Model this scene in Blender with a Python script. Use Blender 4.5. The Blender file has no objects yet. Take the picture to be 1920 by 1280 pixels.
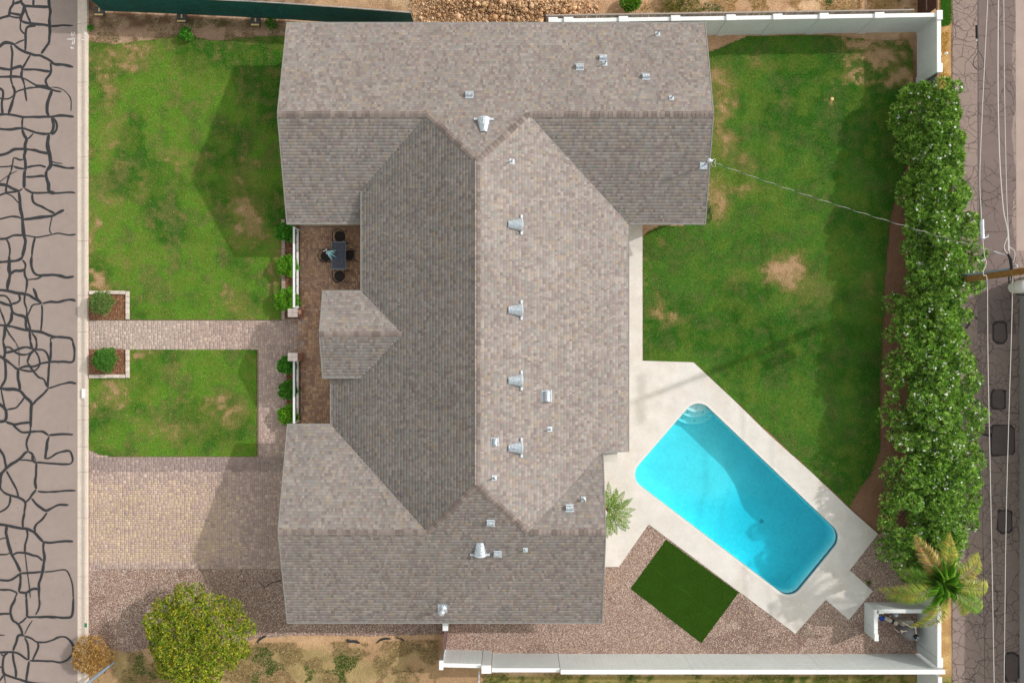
import bpy, bmesh, math, random
import numpy as np
from mathutils import Vector, Matrix
from mathutils.geometry import tessellate_polygon

random.seed(7)
RNG = np.random.default_rng(11)
S = bpy.context.scene
COL = S.collection
R = math.radians

# ------------------------------------------------------------------ camera, sky, sun, exposure
HC = 40.0          # drone height, straight down
PM = 38.0          # photograph pixels per metre on the ground
cam_d = bpy.data.cameras.new('camera'); cam_d.lens = 28.5; cam_d.sensor_width = 36
cam_d.clip_start = 0.5; cam_d.clip_end = 2000
cam = bpy.data.objects.new('camera', cam_d); COL.objects.link(cam)
cam.location = (0, 0, HC); cam.rotation_euler = (0, 0, 0)
S.camera = cam
SHX, SHY = -1.38, -0.54      # shadow displacement per metre of height
world = bpy.data.worlds.new('World'); S.world = world; world.use_nodes = True
wn = world.node_tree; bg = wn.nodes['Background']
sky = wn.nodes.new('ShaderNodeTexSky'); sky.sky_type = 'NISHITA'; sky.sun_disc = False
sky.sun_elevation = math.atan(1/math.hypot(SHX, SHY)); sky.sun_rotation = math.atan2(-SHX, -SHY)
sky.dust_density = 2; sky.air_density = 3.5; sky.ozone_density = .5
hs = wn.nodes.new('ShaderNodeHueSaturation'); hs.inputs['Saturation'].default_value = .35   # thin high haze whitens the whole sky
wn.links.new(sky.outputs[0], hs.inputs['Color']); wn.links.new(hs.outputs[0], bg.inputs[0]); bg.inputs[1].default_value = 0.15
sun_d = bpy.data.lights.new('sun', 'SUN'); sun_d.energy = 2.0; sun_d.angle = R(1.0); sun_d.color = (1, .97, .945)
sun = bpy.data.objects.new('sun', sun_d); COL.objects.link(sun)
sun.rotation_euler = Vector((SHX, SHY, -1)).to_track_quat('-Z', 'Y').to_euler()
S.view_settings.view_transform = 'Standard'; S.view_settings.look = 'None'
S.view_settings.gamma = 1; S.view_settings.use_curve_mapping = False
S.view_settings.exposure = 0.33

# ------------------------------------------------------------------ helpers
def G(px, py): return ((px-960)/PM, (640-py)/PM)
def P(px, py, z):
    k = (1-z/HC)/PM
    return ((px-960)*k, (640-py)*k, z)
def lin(r, g, b):
    f = lambda c: (c/255/12.92 if c/255 <= .04045 else ((c/255+.055)/1.055)**2.4)
    return (f(r), f(g), f(b))
def hash2(ix, iy, s):
    h = (ix.astype(np.int64)*374761393 + iy.astype(np.int64)*668265263 + s*1442695041) & 0x7fffffff
    h = ((h ^ (h >> 13))*1274126177) & 0x7fffffff
    return ((h ^ (h >> 16)) & 0xffff)/65535.0
def vnoise(x, y, s=0):
    x = np.asarray(x, float); y = np.asarray(y, float)
    ix = np.floor(x); iy = np.floor(y); fx = x-ix; fy = y-iy
    fx = fx*fx*(3-2*fx); fy = fy*fy*(3-2*fy)
    a = hash2(ix, iy, s); b = hash2(ix+1, iy, s); c = hash2(ix, iy+1, s); d = hash2(ix+1, iy+1, s)
    return (a*(1-fx)+b*fx)*(1-fy)+(c*(1-fx)+d*fx)*fy
def fbm(x, y, s=0, o=4):
    t = 0; a = .5; n = 0
    for k in range(o):
        c, q = math.cos(.6+1.1*k+s), math.sin(.6+1.1*k+s)
        t = t+a*vnoise((x*c-y*q)*2.03**k, (x*q+y*c)*2.03**k, s+k*17); n += a; a *= .5
    return t/n
def inpoly(X, Y, poly):
    X = np.asarray(X); Y = np.asarray(Y); r = np.zeros(X.shape, bool)
    n = len(poly)
    for i in range(n):
        x0, y0 = poly[i]; x1, y1 = poly[(i+1) % n]
        if y0 == y1: continue
        c = ((y0 > Y) != (y1 > Y)) & (X < (x1-x0)*(Y-y0)/(y1-y0)+x0)
        r ^= c
    return r
def finish(o, parent=None, label=None, cat=None, group=None, kind=None):
    COL.objects.link(o)
    if parent is not None: o.parent = parent
    tag(o, label, cat, group, kind)
    return o
def tag(o, label=None, cat=None, group=None, kind=None):
    if label: o['label'] = label
    if cat: o['category'] = cat
    if group: o['group'] = group
    if kind: o['kind'] = kind
    return o
def empty(name, label, cat, group=None, loc=(0, 0, 0)):
    o = bpy.data.objects.new(name, None); o.location = loc; o.empty_display_size = .2
    return finish(o, None, label, cat, group)
def mesh_np(verts, faces, mat, fcol=None, smooth=False, name='m', vcol=None):
    """verts (N,3); faces (F,k) array; fcol (F,3) linear colours."""
    verts = np.asarray(verts, np.float32); faces = np.asarray(faces, np.int32)
    me = bpy.data.meshes.new(name)
    k = faces.shape[1]; F = faces.shape[0]
    me.vertices.add(len(verts)); me.vertices.foreach_set('co', verts.ravel())
    me.loops.add(F*k); me.loops.foreach_set('vertex_index', faces.ravel())
    me.polygons.add(F)
    me.polygons.foreach_set('loop_start', np.arange(0, F*k, k, dtype=np.int32))
    me.polygons.foreach_set('loop_total', np.full(F, k, np.int32))
    if smooth: me.polygons.foreach_set('use_smooth', np.ones(F, bool))
    me.update(calc_edges=True)
    if fcol is not None:
        a = me.attributes.new('Col', 'FLOAT_COLOR', 'CORNER')
        c = np.ones((F, 4), np.float32); c[:, :3] = fcol
        a.data.foreach_set('color', np.repeat(c, k, axis=0).ravel())
    if vcol is not None:
        a = me.attributes.new('Col', 'FLOAT_COLOR', 'POINT'); c = np.ones((len(verts), 4), np.float32); c[:, :3] = vcol; a.data.foreach_set('color', c.ravel())
    me.materials.append(mat)
    return me
def obj(name, me, parent=None, **kw):
    return finish(bpy.data.objects.new(name, me), parent, **kw)
class MB:
    """collects boxes, tubes and faces into one mesh"""
    def __init__(s): s.v = []; s.f = []; s.c = []
    def face(s, pts, c=None):
        b = len(s.v); s.v += [tuple(p) for p in pts]; s.f.append(list(range(b, b+len(pts)))); s.c.append(c)
    def hexa(s, p, c=None):
        b = len(s.v); s.v += [tuple(q) for q in p]
        for q in ((3, 2, 1, 0), (4, 5, 6, 7), (0, 1, 5, 4), (1, 2, 6, 5), (2, 3, 7, 6), (3, 0, 4, 7)):
            s.f.append([b+i for i in q]); s.c.append(c)
    def box(s, x0, y0, z0, x1, y1, z1, c=None):
        s.hexa([(x0, y0, z0), (x1, y0, z0), (x1, y1, z0), (x0, y1, z0), (x0, y0, z1), (x1, y0, z1), (x1, y1, z1), (x0, y1, z1)], c)
    def bar(s, p, q, w, h, up=(0, 0, 1), c=None):
        p = Vector(p); q = Vector(q); d = (q-p).normalized(); u = Vector(up)
        if abs(d.dot(u)) > .98: u = Vector((1, 0, 0))
        a = d.cross(u).normalized(); u = a.cross(d).normalized(); a *= w/2; u *= h/2
        s.hexa([p-a-u, q-a-u, q+a-u, p+a-u, p-a+u, q-a+u, q+a+u, p+a+u], c)
    def tube(s, pts, rad, n=8, cap=True, c=None):
        pts = [Vector(p) for p in pts]; m = len(pts)
        if not hasattr(rad, '__len__'): rad = [rad]*m
        base = len(s.v); u0 = None
        for i, p in enumerate(pts):
            d = (pts[min(i+1, m-1)]-pts[max(i-1, 0)]).normalized()
            if u0 is None:
                u0 = d.cross(Vector((0, 0, 1)) if abs(d.z) < .9 else Vector((1, 0, 0))).normalized()
            else:
                u0 = (u0-d*u0.dot(d)).normalized()
            w = d.cross(u0)
            for k in range(n):
                a = 2*math.pi*k/n
                s.v.append(tuple(p+(u0*math.cos(a)+w*math.sin(a))*rad[i]))
        for i in range(m-1):
            for k in range(n):
                k2 = (k+1) % n
                s.f.append([base+i*n+k, base+i*n+k2, base+(i+1)*n+k2, base+(i+1)*n+k]); s.c.append(c)
        if cap:
            s.f.append([base+k for k in range(n)][::-1]); s.c.append(c)
            s.f.append([base+(m-1)*n+k for k in range(n)]); s.c.append(c)
    def lathe(s, prof, center=(0, 0, 0), n=20, c=None):
        base = len(s.v); cx, cy, cz = center
        for r, z in prof:
            for k in range(n):
                a = 2*math.pi*k/n
                s.v.append((cx+r*math.cos(a), cy+r*math.sin(a), cz+z))
        for i in range(len(prof)-1):
            for k in range(n):
                k2 = (k+1) % n
                s.f.append([base+i*n+k, base+i*n+k2, base+(i+1)*n+k2, base+(i+1)*n+k]); s.c.append(c)
        s.f.append([base+(len(prof)-1)*n+k for k in range(n)]); s.c.append(c)
    def prism(s, poly, z0, z1, c=None, bottom=False):
        n = len(poly); zz = (lambda z: z if callable(z) else (lambda x, y: z))
        f0, f1 = zz(z0), zz(z1)
        b = len(s.v)
        s.v += [(x, y, f0(x, y)) for x, y in poly]+[(x, y, f1(x, y)) for x, y in poly]
        tri = tessellate_polygon([[Vector((x, y, 0)) for x, y in poly]])
        for t in tri:
            t = list(t)
            a = Vector(poly[t[0]]); bb = Vector(poly[t[1]]); cc = Vector(poly[t[2]])
            if (bb-a).cross(cc-a) < 0: t = t[::-1]
            s.f.append([b+n+i for i in t]); s.c.append(c)
            if bottom: s.f.append([b+i for i in t[::-1]]); s.c.append(c)
        for i in range(n):
            j = (i+1) % n
            s.f.append([b+i, b+j, b+n+j, b+n+i]); s.c.append(c)
    def mesh(s, mat, smooth=False, bevel=0):
        me = bpy.data.meshes.new('m'); me.from_pydata(s.v, [], s.f)
        if any(c is not None for c in s.c):
            a = me.attributes.new('Col', 'FLOAT_COLOR', 'CORNER'); L = []
            for f, c in zip(s.f, s.c): L += list((c or (.5, .5, .5))[:3]+(1,))*len(f)
            a.data.foreach_set('color', L)
        if bevel:
            bm = bmesh.new(); bm.from_mesh(me)
            bmesh.ops.bevel(bm, geom=bm.edges[:], offset=bevel, segments=1, affect='EDGES'); bm.to_mesh(me); bm.free()
        if smooth:
            me.polygons.foreach_set('use_smooth', [True]*len(me.polygons))
        me.materials.append(mat); me.update()
        return me
    def build(s, name, mat, parent=None, smooth=False, bevel=0, **kw):
        return obj(name, s.mesh(mat, smooth, bevel), parent, **kw)

# ------------------------------------------------------------------ materials
def mat(name, col=None, rough=.8, attr=False, metal=0, noise=(), bump=None, spec=.3, trans=0, rand=0):
    """noise: list of (scale, amount, detail); multiplies the colour.  bump: (scale, distance)."""
    m = bpy.data.materials.new(name); m.use_nodes = True
    nt = m.node_tree; N = nt.nodes; L = nt.links
    b = N['Principled BSDF']
    b.inputs['Roughness'].default_value = rough; b.inputs['Metallic'].default_value = metal
    b.inputs['Specular IOR Level'].default_value = spec
    if attr:
        a = N.new('ShaderNodeAttribute'); a.attribute_name = 'Col'; out = a.outputs['Color']
    else:
        a = N.new('ShaderNodeRGB'); a.outputs[0].default_value = (*col, 1); out = a.outputs[0]
    geo = N.new('ShaderNodeNewGeometry')
    for sc, amt, det in noise:
        t = N.new('ShaderNodeTexNoise'); t.inputs['Scale'].default_value = sc; t.inputs['Detail'].default_value = det
        t.inputs['Roughness'].default_value = .65
        L.new(geo.outputs['Position'], t.inputs['Vector'])
        mr = N.new('ShaderNodeMapRange'); mr.inputs[1].default_value = .25; mr.inputs[2].default_value = .75
        mr.inputs[3].default_value = 1-amt; mr.inputs[4].default_value = 1+amt
        L.new(t.outputs[0], mr.inputs[0])
        vm = N.new('ShaderNodeVectorMath'); vm.operation = 'SCALE'
        L.new(out, vm.inputs[0]); L.new(mr.outputs[0], vm.inputs[3]); out = vm.outputs[0]
    if rand:
        oi = N.new('ShaderNodeObjectInfo'); mr = N.new('ShaderNodeMapRange')
        mr.inputs[3].default_value = 1-rand; mr.inputs[4].default_value = 1+rand
        L.new(oi.outputs['Random'], mr.inputs[0])
        vm = N.new('ShaderNodeVectorMath'); vm.operation = 'SCALE'
        L.new(out, vm.inputs[0]); L.new(mr.outputs[0], vm.inputs[3]); out = vm.outputs[0]
    L.new(out, b.inputs['Base Color'])
    if bump:
        t = N.new('ShaderNodeTexNoise'); t.inputs['Scale'].default_value = bump[0]; t.inputs['Detail'].default_value = 3
        L.new(geo.outputs['Position'], t.inputs['Vector'])
        bp = N.new('ShaderNodeBump'); bp.inputs['Distance'].default_value = bump[1]; bp.inputs['Strength'].default_value = 1
        L.new(t.outputs[0], bp.inputs['Height']); L.new(bp.outputs[0], b.inputs['Normal'])
    if trans:
        tr = N.new('ShaderNodeBsdfTranslucent'); mx = N.new('ShaderNodeMixShader'); mx.inputs[0].default_value = trans
        L.new(out, tr.inputs[0]); L.new(b.outputs[0], mx.inputs[1]); L.new(tr.outputs[0], mx.inputs[2])
        L.new(mx.outputs[0], N['Material Output'].inputs[0])
    return m
M = {}
M['attr'] = mat('coloured mineral', attr=True, rough=.9, noise=[(9, .10, 4)], spec=.1)
M['soil'] = mat('soil', attr=True, rough=.95, noise=[(1.3, .10, 4), (14, .22, 5)], bump=(18, .05), spec=.05)
M['leaf'] = mat('leaf', attr=True, rough=.5, spec=.35, trans=.25)
M['grass'] = mat('grass blade', attr=True, rough=.75, spec=.1, trans=.2)
M['shingle'] = mat('asphalt shingle', attr=True, rough=.95, noise=[(.35, .05, 2), (40, .10, 2)], spec=.08)
M['gravel'] = mat('gravel stone', attr=True, rough=.9, spec=.15)
M['paver'] = mat('paver', attr=True, rough=.9, noise=[(1.2, .08, 3), (30, .08, 2)], spec=.1)
M['joint'] = mat('sand joint', lin(134, 118, 108), noise=[(3, .15, 3)])
M['bark'] = mat('bark', (.13, .09, .06), noise=[(20, .3, 4)], bump=(25, .02))
M['white'] = mat('white paint', (.56, .60, .61), rough=.6, noise=[(2, .04, 3), (25, .03, 3)])
M['whitecap'] = mat('white cap paint', (.78, .79, .79), rough=.6, noise=[(6, .05, 4)])
M['stucco'] = mat('house stucco', (.62, .58, .52), rough=.9, noise=[(4, .05, 3)], bump=(60, .005))
M['slab'] = mat('roof underside', (.3, .28, .26), noise=[(4, .1, 2)])
M['drip'] = mat('drip edge metal', (.24, .23, .22), rough=.5, noise=[(8, .1, 2)])
M['kerb'] = mat('kerb concrete', lin(212, 196, 184), rough=.9, noise=[(.8, .10, 4), (9, .12, 5)], bump=(30, .01))
M['tar'] = mat('crack sealant', (.032, .032, .036), rough=.55, noise=[(12, .35, 4)], spec=.3)
M['galv'] = mat('galvanised steel', (.55, .60, .66), rough=.38, metal=.75, noise=[(14, .35, 3)], bump=(16, .03))
M['galvw'] = mat('white vent metal', (.52, .57, .62), rough=.4, noise=[(20, .1, 3)])
M['black'] = mat('black metal', (.012, .012, .013), rough=.45)
M['wood'] = mat('creosoted pole wood', (.22, .115, .035), rough=.75, noise=[(6, .45, 5)], bump=(15, .02))
M['board'] = mat('weathered fence board', lin(170, 158, 148), rough=.9, noise=[(8, .15, 4)], rand=.2)
M['brown'] = mat('dark brown board', (.07, .035, .025), rough=.8, noise=[(8, .2, 4)])
M['cable'] = mat('pale cable', (.58, .55, .53), rough=.5)
M['cabled'] = mat('dark cable', (.05, .05, .055), rough=.5)
M['steelblue'] = mat('grey blue conduit', (.20, .26, .34), rough=.5, noise=[(5, .1, 2)])
M['pvc'] = mat('aged pvc', (.70, .58, .48), rough=.5, noise=[(12, .08, 3)])
M['beige'] = mat('beige plastic', (.56, .50, .42), rough=.5, noise=[(12, .12, 3)])
M['greytank'] = mat('grey tank', (.22, .21, .21), rough=.5, noise=[(5, .1, 3)])
M['blue'] = mat('blue plastic', (.02, .06, .42), rough=.35)
M['screen'] = mat('green privacy screen', (.006, .075, .066), rough=.8, noise=[(.7, .25, 4), (8, .15, 3)], bump=(2.5, .12))
M['fabric'] = mat('landscape fabric', (.035, .037, .04), rough=.9)
M['pillar'] = mat('pillar block', lin(190, 150, 132), noise=[(8, .12, 4)])
M['pinkboard'] = mat('reddish gate board', lin(150, 100, 92), noise=[(6, .15, 4)])
M['plaster'] = mat('pool plaster', (.93, .95, .94), rough=.8, noise=[(.9, .07, 4), (6, .09, 5), (20, .05, 3)])
M['teal'] = mat('pale blue cloth', (.40, .70, .78), rough=.8, noise=[(20, .15, 2)])
M['table'] = mat('table slat', (.065, .08, .12), rough=.5, noise=[(8, .1, 2)])
M['paint'] = mat('white road paint', (.8, .8, .78), rough=.8, noise=[(30, .2, 3)])
M['green'] = mat('green paint', (.02, .2, .1), rough=.6)
M['stone'] = mat('edging stone', lin(205, 190, 180), rough=.9, noise=[(12, .1, 3)], rand=.12)
M['stoned'] = mat('pink edging stone', lin(172, 150, 142), rough=.9, noise=[(12, .1, 3)], rand=.15)
M['ceramic'] = mat('grey insulator', (.5, .5, .5), rough=.3)
M['yellow'] = mat('raw timber', lin(222, 190, 130), noise=[(12, .1, 3)])
M['dgrey'] = mat('dark grey rubber base', (.09, .085, .09), rough=.9)

def asphalt(name, c1, cracks, crackscale=1.1, seed=0):
    m = mat(name, c1, rough=.95, noise=[(.35, .06, 3), (2.5, .06, 4), (60, .12, 2)], bump=(90, .006), spec=.1)
    nt = m.node_tree; N = nt.nodes; L = nt.links; b = N['Principled BSDF']
    src = b.inputs['Base Color'].links[0].from_socket
    geo = N.new('ShaderNodeNewGeometry')
    nz = N.new('ShaderNodeTexNoise'); nz.inputs['Scale'].default_value = 1.6; nz.inputs['Detail'].default_value = 3
    L.new(geo.outputs['Position'], nz.inputs['Vector'])
    sc = N.new('ShaderNodeVectorMath'); sc.operation = 'MULTIPLY_ADD'
    sc.inputs[1].default_value = (.55, .55, 0); L.new(nz.outputs['Color'], sc.inputs[0]); L.new(geo.outputs['Position'], sc.inputs[2])
    out = src
    for k, (scale, wid, lo) in enumerate(cracks):
        v = N.new('ShaderNodeTexVoronoi'); v.feature = 'DISTANCE_TO_EDGE'; v.voronoi_dimensions = '2D'
        v.inputs['Scale'].default_value = scale
        L.new(sc.outputs[0], v.inputs['Vector'])
        mr = N.new('ShaderNodeMapRange'); mr.inputs[1].default_value = 0; mr.inputs[2].default_value = wid
        mr.inputs[3].default_value = 1; mr.inputs[4].default_value = 0
        L.new(v.outputs['Distance'], mr.inputs[0])
        n2 = N.new('ShaderNodeTexNoise'); n2.inputs['Scale'].default_value = .33+.1*k; n2.inputs['Detail'].default_value = 3
        mp = N.new('ShaderNodeVectorMath'); mp.inputs[1].default_value = (seed+k*7, 3, 0); L.new(geo.outputs['Position'], mp.inputs[0])
        L.new(mp.outputs[0], n2.inputs['Vector'])
        m2 = N.new('ShaderNodeMapRange'); m2.inputs[1].default_value = lo; m2.inputs[2].default_value = lo+.08
        L.new(n2.outputs[0], m2.inputs[0])
        mu = N.new('ShaderNodeMath'); mu.operation = 'MULTIPLY'
        L.new(mr.outputs[0], mu.inputs[0]); L.new(m2.outputs[0], mu.inputs[1])
        mu2 = N.new('ShaderNodeMath'); mu2.operation = 'MULTIPLY'; mu2.inputs[1].default_value = .72
        L.new(mu.outputs[0], mu2.inputs[0])
        mx = N.new('ShaderNodeMix'); mx.data_type = 'RGBA'; mx.inputs['B'].default_value = (.035, .028, .026, 1)
        L.new(mu2.outputs[0], mx.inputs[0]); L.new(out, mx.inputs['A']); out = mx.outputs['Result']
    L.new(out, b.inputs['Base Color'])
    return m
M['street'] = asphalt('street asphalt', lin(152, 137, 131), [(2.6, .006, .60)])
M['alley'] = asphalt('alley asphalt', lin(148, 130, 123), [(.6, .016, .30), (1.9, .055, .40), (3.6, .08, .50)], seed=5)
M['alley2'] = asphalt('darker alley asphalt', lin(122, 107, 104), [(.5, .012, .32), (1.6, .045, .44), (3.2, .07, .56)], seed=9)
M['patch'] = mat('asphalt patch', lin(100, 88, 86), rough=.95, noise=[(3, .12, 4), (50, .15, 2)])
M['patche'] = mat('patch edge tar', lin(66, 58, 60), rough=.8, noise=[(5, .2, 4)])

def deck_mat():
    m = mat('cool deck concrete', (.67, .625, .585), rough=.9, noise=[(.35, .08, 4), (1.3, .09, 5), (14, .06, 4)], bump=(50, .006), spec=.15)
    nt = m.node_tree; N = nt.nodes; L = nt.links; b = N['Principled BSDF']; src = b.inputs['Base Color'].links[0].from_socket
    g = N.new('ShaderNodeNewGeometry'); t = N.new('ShaderNodeTexNoise'); t.inputs['Scale'].default_value = .55; t.inputs['Detail'].default_value = 6; t.inputs['Roughness'].default_value = .7
    L.new(g.outputs['Position'], t.inputs['Vector']); mr = N.new('ShaderNodeMapRange'); mr.inputs[1].default_value = .5; mr.inputs[2].default_value = .75; mr.inputs[4].default_value = .45; L.new(t.outputs[0], mr.inputs[0])
    mx = N.new('ShaderNodeMix'); mx.data_type = 'RGBA'; mx.inputs['B'].default_value = (.50, .40, .30, 1); L.new(mr.outputs[0], mx.inputs[0]); L.new(src, mx.inputs['A']); L.new(mx.outputs['Result'], b.inputs['Base Color'])
    return m
M['deck'] = deck_mat()
M['coping'] = mat('coping', (.70, .66, .62), rough=.8, noise=[(3, .05, 4)])

# ------------------------------------------------------------------ ground regions (photograph pixels -> metres)
def GP(pts): return [G(*p) for p in pts]
LAWN_A = GP([(167, 78), (215, 84), (240, 80), (300, 74), (350, 66), (400, 78), (440, 74), (480, 70), (540, 68), (582, 68), (582, 420), (530, 420), (530, 599), (243, 599), (243, 545), (167, 545)])
LAWN_B = GP([(167, 709), (244, 709), (244, 655), (482, 655), (482, 854), (205, 855), (188, 852), (167, 842)])
LAWN_C = GP([(1284, 98), (1340, 96), (1365, 84), (1400, 70), (1470, 66), (1555, 66), (1600, 72), (1650, 78), (1700, 74), (1712, 100), (1712, 176),
             (1700, 300), (1670, 400), (1660, 500), (1655, 600), (1650, 720), (1650, 840), (1632, 888), (1604, 926), (1594, 950), (1300, 678), (1206, 676), (1206, 445), (1216, 434), (1240, 424), (1284, 424)])
DECK = GP([(1165, 410), (1204.5, 410), (1204.5, 676), (1300, 679), (1376, 750), (1440, 813), (1520, 884), (1600, 960), (1646, 1000), (1593, 1068), (1636, 1107), (1591, 1161), (1548, 1123), (1491, 1187), (1216, 982), (1160, 1062), (1120, 1062), (1120, 830), (1165, 830)])
PAVE = GP([(167, 600), (530, 600), (530, 597), (562, 597), (562, 425), (720, 425), (720, 800), (562, 800), (548, 860), (600, 860), (600, 1067), (190, 1067), (178, 1070), (167, 1078), (167, 843), (188, 853), (205, 856), (483, 856), (483, 654), (167, 654)])
GRAV_A = GP([(167, 1078), (178, 1070), (190, 1067), (600, 1067), (600, 1130), (832, 1130), (832, 1188), (700, 1192), (560, 1190), (480, 1196), (440, 1205), (285, 1212), (240, 1224), (210, 1215), (167, 1200)])
GRAV_B = GP([(836, 1130), (1120, 1130), (1120, 1062), (1160, 1062), (1216, 982), (1491, 1187), (1548, 1123), (1591, 1161), (1636, 1107), (1593, 1068), (1646, 1000), (1700, 985), (1722, 1060), (1722, 1226), (836, 1226)])
TURF = GP([(1249, 1011), (1385, 1110), (1315, 1205), (1182, 1103)])
# pool
pool_c = [(1307.4, 743.7), (1178, 893), (1482.7, 1124.4), (1581, 1004.7)]
PC = [Vector(G(*p)) for p in pool_c]
def rounded(cs, r, n=8, off=0):
    out = []
    m = len(cs)
    cen = sum(cs, Vector((0, 0)))/m
    if off:
        cs2 = []
        for i in range(m):
            a = cs[i]; d1 = (cs[i-1]-a).normalized(); d2 = (cs[(i+1) % m]-a).normalized()
            s = abs(d1.x*d2.y-d1.y*d2.x)
            cs2.append(a-(d1+d2)*(off/s))
        cs = cs2
    for i in range(m):
        a = cs[i]; d1 = (cs[i-1]-a).normalized(); d2 = (cs[(i+1) % m]-a).normalized()
        ang = math.acos(d1.dot(d2)); t = r/math.tan(ang/2); bis = (d1+d2).normalized(); c = a+bis*(r/math.sin(ang/2))
        p1 = a+d1*t; p2 = a+d2*t
        a1 = math.atan2(*(p1-c).yx); a2 = math.atan2(*(p2-c).yx)
        da = (a2-a1+math.pi) % (2*math.pi)-math.pi
        for k in range(n+1):
            th = a1+da*k/n; out.append((c.x+r*math.cos(th), c.y+r*math.sin(th)))
    return out
RADC = .72
POOL = rounded(PC, RADC, 10)
POOL_COPE = rounded(PC, RADC+.13, 10, off=.13)
POOL_BIG = rounded(PC, RADC+.3, 10, off=.3)

def ring(outer, holes, z, mb, c=None):
    polys = [[Vector((x, y, 0)) for x, y in outer]]+[[Vector((x, y, 0)) for x, y in h] for h in holes]
    flat = [p for q in polys for p in q]; b = len(mb.v)
    mb.v += [(p.x, p.y, z) for p in flat]
    for t in tessellate_polygon(polys):
        t = list(t); A, B, C = (flat[i] for i in t)
        if (B-A).cross(C-A).z < 0: t = t[::-1]
        mb.f.append([b+i for i in t]); mb.c.append(c)

# ------------------------------------------------------------------ ground
def blend(a, b, t):
    t = np.clip(t, 0, 1)[:, None]
    return a*(1-t)+np.asarray(b)*t
def sm(x, a, b):
    t = np.clip((x-a)/(b-a), 0, 1); return t*t*(3-2*t)
def ground_col(X, Y):
    px = X*PM+960; py = 640-Y*PM
    n = fbm(X*.7, Y*.7, 3); n2 = fbm(X*2.7, Y*2.7, 9)
    c = np.tile(np.array(lin(188, 152, 120)), (len(X), 1))
    c = blend(c, lin(206, 172, 138), sm(n, .45, .75))
    c = blend(c, lin(160, 118, 88), sm(n2, .55, .8)*.6)
    # dull strip behind the green screen fence, near the street
    w = sm(-px, -600, -540)*sm(-py, -90, -70)
    c = blend(c, lin(160, 132, 112), w*.8)
    c = blend(c, lin(112, 84, 66), w*sm(n2, .42, .6)*sm(-py, -58, -46)*.9)
    # south strip: dry yellow grass, reddish soil by the gravel
    s = sm(py, 1195, 1215)*sm(-px, -905, -880)
    c = blend(c, lin(164, 142, 100), s*sm(n, .3, .5))
    c = blend(c, lin(140, 122, 84), s*sm(n2, .5, .72)*.6)
    c = blend(c, lin(198, 160, 124), sm(py, 1180, 1190)*sm(-py, -1222, -1208)*sm(-px, -905, -880)*.8)
    c = c*(.8+.4*fbm(X*5, Y*5, 77))[:, None]
    c = blend(c, lin(172, 138, 106), s*sm(fbm(X*.45+5, Y*.45, 21), .55, .7)*.8)
    # under the hedge: leaf litter
    h = sm(px, 1560, 1600)*sm(-px, -1790, -1760)*sm(py, 50, 130)
    c = blend(c, lin(128, 94, 76), h*.85)
    c = blend(c, lin(196, 158, 128), sm(px, 1560, 1575)*sm(-px, -1700, -1680)*sm(py, 88, 96)*sm(-py, -160, -150)*.8)
    # the strip outside the east wall
    e = sm(px, 1757, 1764)
    c = blend(c, lin(186, 146, 96), e)
    c = blend(c, lin(214, 180, 122), e*sm(n2, .5, .7)*.7)
    c = blend(c, lin(150, 122, 106), sm(px, 1778, 1790))
    # rear south strip beyond the wall
    r = sm(py, 1262, 1270)*sm(px, 900, 920)
    c = blend(c, lin(150, 136, 82), r)
    c = blend(c, lin(80, 96, 40), r*sm(n2, .5, .62))
    return c
gx = np.arange(-31, 31.01, .16); gy = np.arange(-22, 22.01, .16)
nx, ny = len(gx), len(gy)
XX, YY = np.meshgrid(gx, gy); X = XX.ravel(); Y = YY.ravel()
px = X*PM+960; py = 640-Y*PM
Z = np.full(X.shape, -.04)
Z += .03*fbm(X*3, Y*3, 5)*((py > 1200) | (py < 60))
mound = np.exp(-((px-930)/150)**2)*sm(-py, -34, 10)
Z += mound*(.35+.7*fbm(X*1.6, Y*1.6, 8))
II, JJ = np.meshgrid(np.arange(nx-1), np.arange(ny-1)); i0 = (JJ*nx+II).ravel()
F = np.stack([i0, i0+1, i0+nx+1, i0+nx], 1)
cx = X[F].mean(1); cy = Y[F].mean(1)
keep = ~inpoly(cx, cy, POOL_BIG)
F = F[keep]; cx = cx[keep]; cy = cy[keep]
V = np.stack([X, Y, Z], 1)
obj('ground', mesh_np(V, F, M['soil'], smooth=True, vcol=ground_col(X, Y)), kind='structure', label='sandy bare ground around the lot')
mb = MB(); x0, x1, y0, y1 = gx[0], gx[-1], gy[0], gy[-1]
ring([(-400, -400), (400, -400), (400, 400), (-400, 400)], [[(x0, y0), (x1, y0), (x1, y1), (x0, y1)]], -.04, mb, c=lin(196, 156, 120))
mb.build('outer_ground', M['soil'], kind='structure')

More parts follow.
